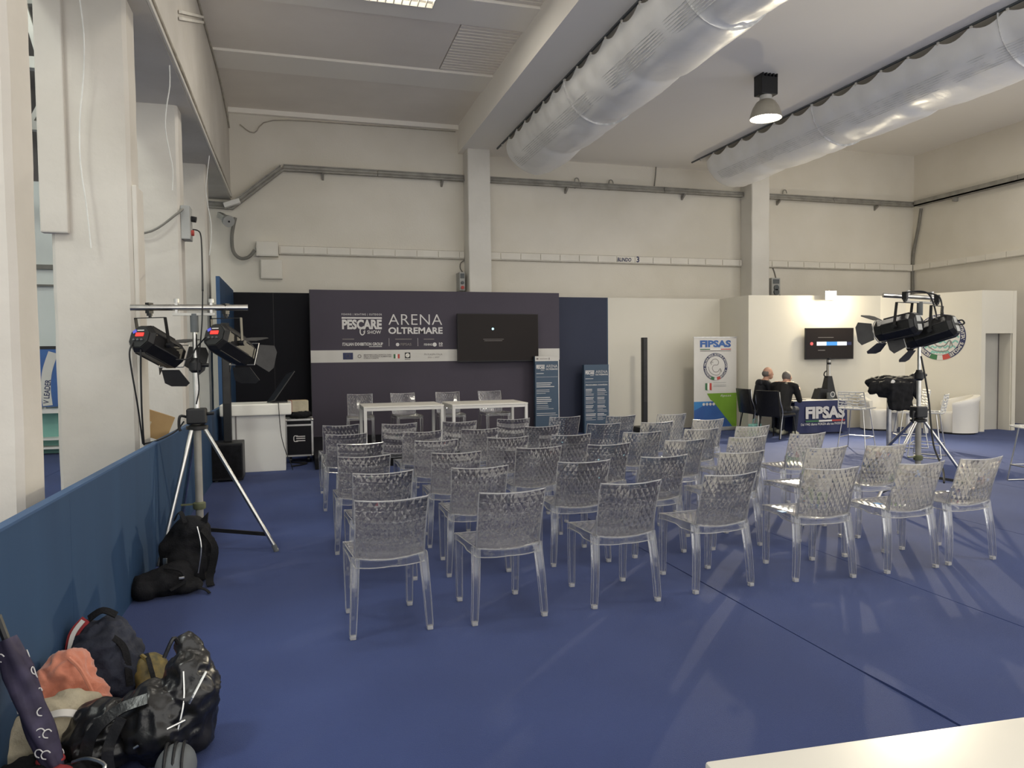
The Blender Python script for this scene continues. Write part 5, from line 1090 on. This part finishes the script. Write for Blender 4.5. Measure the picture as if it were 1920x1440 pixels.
# seated men
def man(loc, rz, lean, lab, jacket, head_turn=0.0, head_drop=0.0, bald=False, arm=0):
    t = thing('person', lab, 'person', loc, rz)
    hip = Vector((0, 0, 0.50)); ch = hip+Vector((0, sin(lean)*0.42, cos(lean)*0.42)); nk = ch+Vector((0, sin(lean*1.2)*0.14, 0.13)); hd = nk+Vector((0.0, 0.05+0.02*head_drop, 0.13-0.05*head_drop))
    pr = [('e', hip+Vector((0, 0.01, 0.02)), (0.18, 0.14, 0.13)), ('c', hip, ch, 0.155, 0.165), ('e', ch+Vector((0, 0, 0.0)), (0.20, 0.125, 0.15)), ('c', ch+Vector((-0.15, 0, 0.08)), ch+Vector((0.15, 0, 0.08)), 0.075, 0.075), ('c', nk-Vector((0, 0, 0.08)), nk+Vector((0, 0.02, 0.05)), 0.062, 0.056),
          ('e', hd+Vector((0, 0, 0.02)), (0.078, 0.098, 0.112)), ('e', hd+Vector((0, 0.055, -0.05)), (0.052, 0.05, 0.06)), ('e', hd+Vector((0, 0.105, -0.012)), (0.014, 0.022, 0.022)), ('e', hd+Vector((0.08, 0.0, 0.0)), (0.012, 0.02, 0.032)), ('e', hd+Vector((-0.08, 0.0, 0.0)), (0.012, 0.02, 0.032)),
          ('e', hd+Vector((0.03, 0.085, 0.025)), (0.018, 0.014, 0.008)), ('e', hd+Vector((-0.03, 0.085, 0.025)), (0.018, 0.014, 0.008)), ('e', hd+Vector((0, 0.094, -0.055)), (0.024, 0.014, 0.008))]
    for sx in (-1, 1):
        sh = ch+Vector((sx*0.20, 0, 0.07)); el = sh+Vector((sx*0.05, 0.10, -0.27)); wr = el+Vector((-sx*0.10, 0.22, 0.05+(0.12 if arm == sx else 0)))
        pr += [('c', sh, el, 0.068, 0.052), ('c', el, wr, 0.050, 0.034)]
        pa = wr+(wr-el).normalized()*0.05; pr += [('e', pa, (0.038, 0.048, 0.018))]
        fd = (wr-el).normalized()
        for k in range(4): b_ = pa+Vector((sx*(-0.026+0.017*k), 0, 0))+fd*0.035; pr += [('c', b_, b_+fd*0.035+Vector((0, 0, -0.008)), 0.009, 0.008), ('c', b_+fd*0.035+Vector((0, 0, -0.008)), b_+fd*0.052+Vector((0, 0, -0.026)), 0.008, 0.007)]
        pr += [('c', pa+Vector((-sx*0.03, 0, 0)), pa+Vector((-sx*0.055, 0.035, 0.0)), 0.010, 0.008)]
        kn = Vector((sx*0.13, 0.40, 0.50)); an = Vector((sx*0.12, 0.36, 0.09)); pr += [('c', hip+Vector((sx*0.09, 0.02, 0)), kn, 0.090, 0.066), ('c', kn, an, 0.062, 0.044), ('c', an+Vector((0, -0.03, -0.04)), an+Vector((0, 0.14, -0.055)), 0.045, 0.036)]
    wrists = []
    def colour(c):
        if c.z > nk.z+0.015 and (c-hd).length < 0.24: return 0
        if c.z < 0.10: return 3
        if c.z < 0.585 and c.y > 0.09 and abs(c.x) < 0.24: return 2
        for sx in (-1, 1):
            sh = ch+Vector((sx*0.20, 0, 0.07)); el = sh+Vector((sx*0.05, 0.10, -0.27)); wr = el+Vector((-sx*0.10, 0.22, 0.05+(0.12 if arm == sx else 0)))
            if (c-wr).dot((wr-el).normalized()) > 0 and (c-wr).length < 0.2: return 0
        if c.z < 0.50: return 2
        return 1
    bd_ = blob('body', pr, 0.0125, ['skin', jacket, 'jeans', 'shoe_white'], t, 0.0, smooth_it=2, colour=colour)
    # hair: a cap hugging the skull, thinner on top for the balding man
    hr = [('e', hd+Vector((0, -0.022, 0.035 if not bald else 0.005)), (0.082, 0.092, 0.098 if not bald else 0.075))]
    blob('hair', hr, 0.012, 'grey_hair', t, 0.004, 40, 1)
    col = [('c', nk+Vector((cos(a)*0.075, sin(a)*0.07-0.01, -0.03)), nk+Vector((cos(a+0.7)*0.075, sin(a+0.7)*0.07-0.01, -0.03)), 0.028, 0.028) for a in [k*0.7 for k in range(9)]]
    if bald: col += [('e', nk+Vector((0, -0.12, -0.06)), (0.13, 0.06, 0.09))]
    blob('collar', col, 0.014, jacket, t, 0.004, 20, 3)
    return t
man((8.64, 12.33, 0), radians(-100), radians(12), 'seated balding person in a dark hooded jacket turned to the right', 'jacket_navy', bald=True)
man((8.64, 11.66, 0), radians(-58), radians(22), 'seated grey-haired person in a black blazer with back to the camera', 'jacket_black', head_drop=1.0, arm=1)
t = thing('carrier_bag', 'teal carrier bag on the floor under the black chairs', 'bag', (8.30, 11.98, 0), radians(20)); MB().box(-0.14, 0.14, -0.06, 0.06, 0, 0.24, 0.02).build('body', 'print_teal', t); mb = MB(); mb.tube([(-0.06, 0, 0.24), (-0.05, 0, 0.32), (0.05, 0, 0.32), (0.06, 0, 0.24)], 0.006, 6); mb.build('handle', 'print_teal', t)

# wire bar stools
def bar_stool(loc, rz, lab):
    t = thing('bar_stool', lab, 'bar stool', loc, rz, 'white mesh bar stools')
    def lattice(fn, nu, nv, name):
        mb = MB(); j_ = random.Random(5)
        P = {}
        for i in range(nu+1):
            for j in range(nv+1):
                du = 0 if i in (0, nu) else j_.uniform(-0.25, 0.25); dv = 0 if j in (0, nv) else j_.uniform(-0.25, 0.25); P[i, j] = fn((i+du)/nu, (j+dv)/nv)
        for i in range(nu+1):
            for j in range(nv+1):
                if i < nu and (j in (0, nv) or (i+j) % 2 == 0 or True): mb.cyl(P[i, j], P[i+1, j], 0.010, n=5, cap=False)
                if j < nv and ((i+j) % 2 == 0 or i in (0, nu)): mb.cyl(P[i, j], P[i, j+1], 0.009, n=5, cap=False)
        return mb.build(name, 'stool_white', t)
    lattice(lambda s, q: Vector(((s-0.5)*0.44, -0.20+0.40*q, 0.66+0.015*(2*s-1)**2)), 7, 6, 'seat'); lattice(lambda s, q: Vector(((s-0.5)*(0.44-0.05*q), -0.20-0.05*q-0.02*(1-(2*s-1)**2), 0.67+0.27*q)), 7, 6, 'backrest')
    for sx in (-1, 1):
        for sy in (-1, 1): MB().cyl((sx*0.15, sy*0.14, 0.655), (sx*0.22, sy*0.22, 0.008), 0.0085, n=8).build('leg', 'chrome', t)
        MB().cyl((sx*0.22, -0.22, 0.009), (sx*0.22, 0.22, 0.009), 0.0085, n=8).build('sled_runner', 'chrome', t); MB().cyl((sx*0.2, -0.2, 0.20), (sx*0.2, 0.2, 0.20), 0.0075, n=8).build('side_rung', 'chrome', t)
    MB().cyl((-0.2, 0.2, 0.20), (0.2, 0.2, 0.20), 0.0085, n=8).build('footrest', 'chrome', t)
    return t
bar_stool((8.72, 9.82, 0), radians(-62), 'white mesh bar stool before the navy table'); bar_stool((9.72, 9.75, 0), radians(60), 'white mesh bar stool half hidden behind the black jacket')
bar_stool((9.05, 8.75, 0), radians(35), 'white mesh bar stool behind the right lamp stand'); bar_stool((8.45, 6.55, 0), radians(80), 'white mesh bar stool cut by the right edge of the picture')
q = at(1665, 848, 'z', 0)
hx, hy = 8.95, 9.42
hx = at(1667, 780, 'y', hy).x
t = thing('high_table', 'tall round bar table on a chrome pole under a black jacket', 'bar table', (hx, hy, 0)); MB().lathe([(0.24, 0), (0.24, 0.015), (0.05, 0.03)], (0, 0, 0), 28).build('base_plate', 'chrome', t, True); MB().cyl((0, 0, 0.02), (0, 0, 1.0), 0.038, n=16).build('pole', 'chrome', t, True); MB().cyl((0, 0, 1.0), (0, 0, 1.03), 0.30, n=32).build('tabletop', 'white_gloss', t, True)
t = thing('black_jacket', 'black jacket thrown over the tall bar table', 'jacket', (hx, hy, 1.03)); t.scale = (1.12, 1.0, 1.12)
blob('cloth', [('e', (-0.05, 0, 0.06), (0.31, 0.28, 0.09)), ('e', (0.22, -0.05, 0.05), (0.16, 0.22, 0.10)), ('e', (-0.25, -0.2, -0.02), (0.13, 0.10, 0.12)), ('b', (-0.26, 0.10, -0.36, -0.27, -0.30, 0.06)), ('c', (0.20, -0.20, 0.02), (0.30, -0.24, -0.16), 0.09, 0.045), ('c', (-0.34, -0.1, 0.02), (-0.38, -0.1, -0.05), 0.07, 0.05), ('c', (0.32, -0.02, 0.06), (0.33, -0.08, 0.13), 0.07, 0.04)], 0.02, 'black_fabric', t, 0.025, 7, 4)
mb = MB(); disc(mb, fac_mat((-0.20, -0.305, 0.075), (1, 0, 0)), 0, 0, 0.035, 0.003, 16); mb.build('badge', 'print_text', t)
mb = MB(); mb.tube([(0.30, -0.22, -0.12), (0.33, -0.22, -0.22)], 0.008, 6, 0); mb.build('drawstring', 'black_plastic', t)
# low white table and tub chairs
t = thing('low_table', 'low round white table between the white tub chairs', 'table', (11.42, 11.45, 0)); MB().cyl((0, 0, 0.40), (0, 0, 0.44), 0.38, n=32).build('tabletop', 'white_gloss', t, True)
for a in (40, 130, 220, 310): x, y = 0.27*cos(radians(a)), 0.27*sin(radians(a)); MB().box(x-0.04, x+0.04, y-0.025, y+0.025, 0, 0.40, 0.004).build('leg', 'white_lam', t)
t = thing('pastry_tray', 'pale paper tray with snacks on the low white table', 'tray', (11.42, 11.40, 0.441)); MB().lathe([(0.10, 0), (0.15, 0.03), (0.145, 0.03), (0.10, 0.006)], (0, 0, 0), 20).build('dish', 'canvas', t, True)
for k in range(4): MB().sphere((0.05*cos(k*1.6), 0.05*sin(k*1.6), 0.035), 0.035, 10, (1, 1, 0.7)).build('snack', 'cardboard', t, True)
def tub_chair(loc, rz, lab):
    t = thing('tub_chair', lab, 'armchair', loc, rz, 'white tub chairs'); mb = MB(); n = 26; secs = []
    for k in range(n+1):
        a = radians(-30+240*k/n); q = abs(k/n*2-1); top = 0.74-0.14*q**1.5; c, s = cos(a), -sin(a); flare = 1.0
        ri, ro = 0.26, 0.36
        secs.append([Vector((c*ro*0.96, s*ro*0.96, 0.03)), Vector((c*ro, s*ro, top-0.12)), Vector((c*(ro+0.03), s*(ro+0.03), top-0.05)), Vector((c*(ro+0.01), s*(ro+0.01), top)), Vector((c*ri, s*ri, top)), Vector((c*(ri-0.01), s*(ri-0.01), top-0.06)), Vector((c*ri, s*ri, 0.03))])
    mb.loft(secs); mb.build('shell', 'white_gloss', t, 50)
    MB().lathe([(0.262, 0.03), (0.262, 0.37), (0.24, 0.41), (0.0, 0.42)], (0, 0.02, 0), 28).build('seat_cushion', 'white_lam', t, True)
    MB().lathe([(0.30, 0.0), (0.30, 0.03)], (0, 0, 0), 24).build('plinth', 'black_plastic', t); return t
q = at(1806, 812, 'z', 0); tub_chair((q.x-0.10, q.y+0.05, 0), radians(60), 'white leather tub chair below the booth doorway wall'); q = at(1655, 806, 'z', 0); tub_chair((q.x, q.y+0.1, 0), radians(170), 'white leather tub chair half hidden behind the black jacket')
q = at(1603, 800, 'z', 0); t = thing('power_strip', 'small grey device on the floor beside the navy table', 'device', (q.x-0.05, q.y-0.5, 0)); MB().box(-0.08, 0.08, -0.06, 0.06, 0, 0.2, 0.01).build('housing', 'grey_rubber', t); MB().box(-0.07, 0.07, -0.063, -0.06, 0.10, 0.18).build('label_plate', 'print_white', t)

# ================================================================ BAGS AND THINGS BY THE LOW WALL
def strap(pts, w, parent, mt='black_fabric', name='strap', th=0.006):
    P = catmull(pts, 6); mb = MB(); secs = []; ref = Vector((0.3, -0.5, 0.8)).normalized()
    for k, q in enumerate(P):
        d = (P[min(k+1, len(P)-1)]-P[max(k-1, 0)]).normalized(); sd = d.cross(ref)
        sd = sd.normalized()*w/2 if sd.length > 1e-4 else Vector((w/2, 0, 0)); n_ = sd.cross(d).normalized()*th/2
        secs.append([q-sd-n_, q+sd-n_, q+sd+n_, q-sd+n_])
    mb.loft(secs); return mb.build(name, mt, parent, 50)
# upright rucksack
t = thing('rucksack', 'upright black rucksack leaning against the left lamp stand', 'rucksack', (-0.79, 5.62, 0), radians(-15))
blob('pack_body', [('e', (0, 0.02, 0.20), (0.19, 0.12, 0.22)), ('e', (0.03, 0.02, 0.34), (0.14, 0.10, 0.13)), ('b', (-0.16, 0.16, -0.08, 0.10, 0.02, 0.30)), ('e', (0.0, -0.10, 0.13), (0.14, 0.07, 0.12))], 0.016, 'black_fabric', t, 0.012, 9, 5)
strap([(0.03, -0.08, 0.44), (-0.02, -0.04, 0.51), (-0.08, -0.0, 0.45)], 0.03, t, name='haul_loop'); strap([(0.15, -0.09, 0.40), (0.215, -0.04, 0.25), (0.19, -0.08, 0.05), (0.22, -0.14, 0.012)], 0.05, t, name='shoulder_strap')
mb = MB(); mb.tube([(0.12, -0.10, 0.42), (0.155, -0.125, 0.28), (0.13, -0.13, 0.10)], 0.005, 6); mb.build('zip', 'zip_steel', t); MB().box(-0.09, -0.06, -0.18, -0.165, 0.17, 0.22, 0.003).build('buckle', 'zip_steel', t)
mb = MB(); mb.add([(0.10, 0, 0.44), (0.16, 0, 0.50), (0.15, 0, 0.42), (0.10, 0.01, 0.44), (0.16, 0.01, 0.50), (0.15, 0.01, 0.42)], [(0, 1, 2), (5, 4, 3), (0, 3, 4, 1), (1, 4, 5, 2), (2, 5, 3, 0)]); mb.build('flap_tip', 'black_fabric', t)
# slumped bag
t = thing('shoulder_bag', 'slumped black shoulder bag on the carpet by the low wall', 'bag', (-0.90, 5.38, 0), radians(10))
blob('pack_body', [('e', (-0.02, 0, 0.08), (0.20, 0.14, 0.09)), ('e', (-0.12, -0.05, 0.07), (0.09, 0.10, 0.08)), ('e', (0.06, 0.04, 0.11), (0.13, 0.10, 0.09)), ('e', (0.13, -0.05, 0.05), (0.11, 0.09, 0.05))], 0.014, 'black_fabric', t, 0.014, 9, 4)
strap([(0.0, -0.05, 0.19), (0.10, -0.10, 0.17), (0.12, -0.12, 0.10), (0.03, -0.15, 0.06)], 0.022, t); strap([(0.15, -0.08, 0.05), (0.24, -0.12, 0.03), (0.27, -0.17, 0.012)], 0.02, t); MB().box(0.085, 0.12, -0.13, -0.115, 0.12, 0.135, 0.002).build('zip_pull', 'zip_steel', t)
# navy pack with red and white trim, gold pouch beside it
q = at(190, 1300, 'z', 0)
t = thing('rucksack', 'navy rucksack with red and white trim in the front pile', 'rucksack', (-0.90, 3.86, 0), radians(0))
blob('pack_body', [('e', (-0.02, 0.0, 0.17), (0.15, 0.17, 0.18)), ('e', (0.03, -0.08, 0.12), (0.15, 0.13, 0.13)), ('e', (-0.08, 0.05, 0.24), (0.09, 0.10, 0.10))], 0.011, 'navy_fabric', t, 0.026, 10, 3)
strap([(-0.155, -0.06, 0.16), (-0.14, -0.03, 0.30), (-0.09, 0.0, 0.365)], 0.045, t, 'red_fabric', 'red_trim'); strap([(-0.150, -0.085, 0.20), (-0.135, -0.055, 0.31), (-0.095, -0.03, 0.37)], 0.020, t, 'print_white', 'white_trim')
strap([(-0.08, 0.0, 0.365), (-0.02, 0.0, 0.40), (0.04, 0.0, 0.37)], 0.035, t, 'black_fabric', 'haul_loop'); strap([(0.03, -0.10, 0.31), (0.10, -0.14, 0.25), (0.13, -0.2, 0.10)], 0.03, t, 'black_fabric', 'shoulder_strap')
t = thing('camera_pouch', 'olive and gold pouch beside the navy rucksack', 'pouch', (-0.70, 3.76, 0), radians(-20))
blob('pouch_body', [('e', (0, 0, 0.10), (0.075, 0.10, 0.10)), ('e', (0.03, -0.04, 0.08), (0.06, 0.08, 0.07))], 0.012, 'olive_gold', t, 0.006, 12, 3); mb = MB(); mb.tube([(-0.03, -0.02, 0.20), (0.03, -0.06, 0.18), (0.07, -0.10, 0.12)], 0.010, 6); mb.build('gold_trim', 'olive_gold', t); strap([(-0.02, 0.0, 0.2), (0.05, -0.09, 0.185), (0.09, -0.13, 0.10), (0.06, -0.16, 0.02)], 0.02, t)
# coral fleece
t = thing('fleece_jacket', 'coral pink fleece rolled on the front pile of bags', 'fleece', (-0.97, 3.46, 0))
blob('cloth', [('e', (-0.03, 0.03, 0.17), (0.095, 0.11, 0.16)), ('e', (-0.01, 0.03, 0.27), (0.08, 0.09, 0.08)), ('c', (0.0, 0.06, 0.26), (0.15, -0.06, 0.10), 0.07, 0.05), ('c', (-0.08, -0.02, 0.24), (-0.06, -0.08, 0.10), 0.05, 0.05), ('e', (0.05, 0.0, 0.10), (0.12, 0.10, 0.10))], 0.009, 'coral', t, 0.022, 13, 3)
mb = MB(); mb.tube([(0.02, -0.03, 0.345), (0.07, -0.06, 0.30), (0.12, -0.10, 0.22), (0.17, -0.13, 0.12)], 0.008, 6); mb.build('hem', 'coral', t)
# canvas tote
t = thing('canvas_tote', 'beige canvas tote bag between umbrella and black rucksack', 'bag', (-0.96, 3.24, 0))
blob('bag_body', [('e', (0.02, 0, 0.12), (0.16, 0.12, 0.13)), ('e', (-0.08, -0.02, 0.10), (0.10, 0.10, 0.11)), ('e', (0.06, 0.05, 0.19), (0.09, 0.08, 0.07))], 0.013, 'canvas', t, 0.02, 10, 3)
strap([(-0.03, -0.09, 0.22), (0.06, -0.10, 0.24), (0.14, -0.08, 0.20), (0.19, -0.08, 0.12)], 0.03, t, 'print_white', 'white_handle')
# shiny black rucksack
t = thing('leather_rucksack', 'shiny black leather rucksack at the front of the pile', 'rucksack', (-0.62, 3.12, 0), radians(-12))
blob('pack_body', [('e', (-0.14, 0.0, 0.12), (0.15, 0.13, 0.13)), ('e', (0.05, 0.04, 0.15), (0.16, 0.15, 0.15)), ('e', (0.15, 0.10, 0.20), (0.10, 0.13, 0.20)), ('c', (0.15, 0.14, 0.30), (0.13, 0.16, 0.40), 0.075, 0.045)], 0.010, 'leather_black', t, 0.024, 10, 3)
for pts in ([(0.16, 0.015, 0.36), (0.175, -0.03, 0.26), (0.16, -0.06, 0.16)], [(0.235, 0.05, 0.34), (0.21, -0.015, 0.28), (0.195, -0.03, 0.25)], [(0.02, -0.12, 0.13), (0.10, -0.10, 0.17), (0.19, -0.06, 0.20)]):
    mb = MB(); mb.tube(pts, 0.005, 6); mb.build('zip', 'zip_steel', t)
strap([(0.06, -0.08, 0.30), (-0.04, -0.10, 0.27), (-0.12, -0.14, 0.20), (-0.15, -0.15, 0.08)], 0.045, t, 'leather_black', 'shoulder_strap'); strap([(-0.02, -0.12, 0.25), (-0.06, -0.15, 0.14), (-0.05, -0.15, 0.03)], 0.04, t, 'leather_black', 'shoulder_strap')
mb = MB(); mb.tube([(0.11, 0.10, 0.44), (0.10, 0.08, 0.47), (0.07, 0.06, 0.40)], 0.008, 6); mb.build('haul_loop', 'leather_black', t)
t = thing('bicycle_helmet', 'grey ribbed rubbery case at the foot of the leather rucksack', 'case', (-0.47, 2.93, 0)); blob('shell', [('e', (0, 0, 0.07), (0.075, 0.10, 0.08))], 0.012, 'grey_rubber', t, 0, 1, 4)
t.name = 'rubber_case'
for k in (-1, 0, 1): mb = MB(); mb.tube([(0.03*k, -0.09, 0.03), (0.03*k, -0.07, 0.12), (0.03*k, 0.0, 0.155), (0.03*k, 0.06, 0.13)], 0.006, 6); mb.build('rib', 'black_plastic', t)
o = blob('dark_scarf', [('e', (-0.98, 3.00, 0.06), (0.13, 0.12, 0.07)), ('e', (-0.85, 2.95, 0.05), (0.12, 0.10, 0.06))], 0.013, 'black_fabric', None, 0.02, 12, 3); tag(o, 'dark crumpled scarf at the bottom left corner', 'scarf')
o = blob('red_cloth', [('e', (-0.86, 2.93, 0.115), (0.045, 0.04, 0.018)), ('e', (-0.90, 3.0, 0.13), (0.05, 0.03, 0.015))], 0.009, 'red_fabric', None, 0.01, 18, 2); tag(o, 'scrap of red cloth on the dark scarf', 'cloth')
mb = MB(); mb.tube([(-0.82, 2.96, 0.13), (-0.76, 2.93, 0.15), (-0.70, 2.90, 0.13), (-0.73, 2.87, 0.10), (-0.80, 2.90, 0.11)], 0.007, 6); tag(mb.build('steel_loop', 'zip_steel', smooth=True), 'bent steel loop on the dark scarf at the bottom left', 'loop')
# folded umbrella leaning on the wall
t = thing('folded_umbrella', 'folded dark purple umbrella with pale curls at the left edge', 'umbrella', (-0.88, 2.98, 0.10))
a, b = Vector((0, 0, 0)), Vector((-0.175, 0.10, 0.47))
mb = MB(); ax = b-a; X, Yv, Z = frame_for(ax); secs = []
for k in range(25):
    q = k/24; rr = 0.046*(0.55+0.45*sin(min(1, q*2.5)*pi/2))*(1-0.35*max(0, q-0.75)/0.25)
    secs.append([a+ax*q+(X*cos(th)+Yv*sin(th))*rr*(1+0.16*sin(th*4+q*7)) for th in [2*pi*i/24 for i in range(24)]])
mb.loft(secs); mb.build('canopy', 'umbrella_cloth', t, 50)
for k in range(22):
    q = 0.06+0.88*((k*0.618) % 1); th0 = k*1.9; mb = MB(); mb.tube([a+ax*(q+0.028*sin(s_*0.9))+(X*cos(th0+0.32*cos(s_*0.9))+Yv*sin(th0+0.32*cos(s_*0.9)))*0.0465 for s_ in range(6)], 0.0022, 5, 3); mb.build('printed_curl', 'print_text', t)
MB().cyl(a-ax*0.10, a, 0.008, n=8).build('tip', 'black_plastic', t); MB().cyl(b, b+ax*0.18, 0.014, n=8).build('handle', 'black_plastic', t)
# cardboard box behind the low wall
q = at(312, 800, 'y', 6.95); t = thing('cardboard_box', 'open cardboard carton leaning on top of the low wall', 'box', (-1.36, 7.42, 0.82), radians(18)); Mt = Matrix.Rotation(radians(22), 4, 'Y')
MB().box(-0.17, 0.13, -0.12, 0.12, 0.06, 0.30, 0.004, M=Mt).build('body', 'cardboard', t); MB().box(-0.17, -0.05, -0.16, -0.122, 0.05, 0.20, 0.002, M=Mt).build('flap', 'canvas', t)
t = thing('trestle', 'white trestle behind the low wall carrying the carton', 'trestle', (-1.38, 7.42, 0)); MB().box(-0.25, 0.22, -0.2, 0.2, 0.78, 0.82, 0.004).build('top', 'white_lam', t)
for sx in (-1, 1): MB().box(sx*0.18-0.02, sx*0.18+0.02, -0.16, 0.16, 0, 0.78).build('leg', 'white_lam', t)
# white table corner in front of the camera
a, b = at(1320, 1426, 'z', 0.74), at(1920, 1342, 'z', 0.74); d = (b-a); ang = math.atan2(d.y, d.x)
t = thing('white_table', 'white table corner at the bottom right of the picture', 'table', (a.x, a.y, 0), ang); MB().box(0, 1.6, -0.8, 0, 0.70, 0.74, 0.008).build('tabletop', 'white_gloss', t, True)
for x in (0.06, 1.54):
    for y in (-0.06, -0.74): MB().box(x-0.025, x+0.025, y-0.025, y+0.025, 0, 0.70, 0.003).build('leg', 'white_lam', t)
MB().box(0.05, 1.55, -0.75, -0.05, 0.64, 0.70).build('apron', 'white_lam', t)
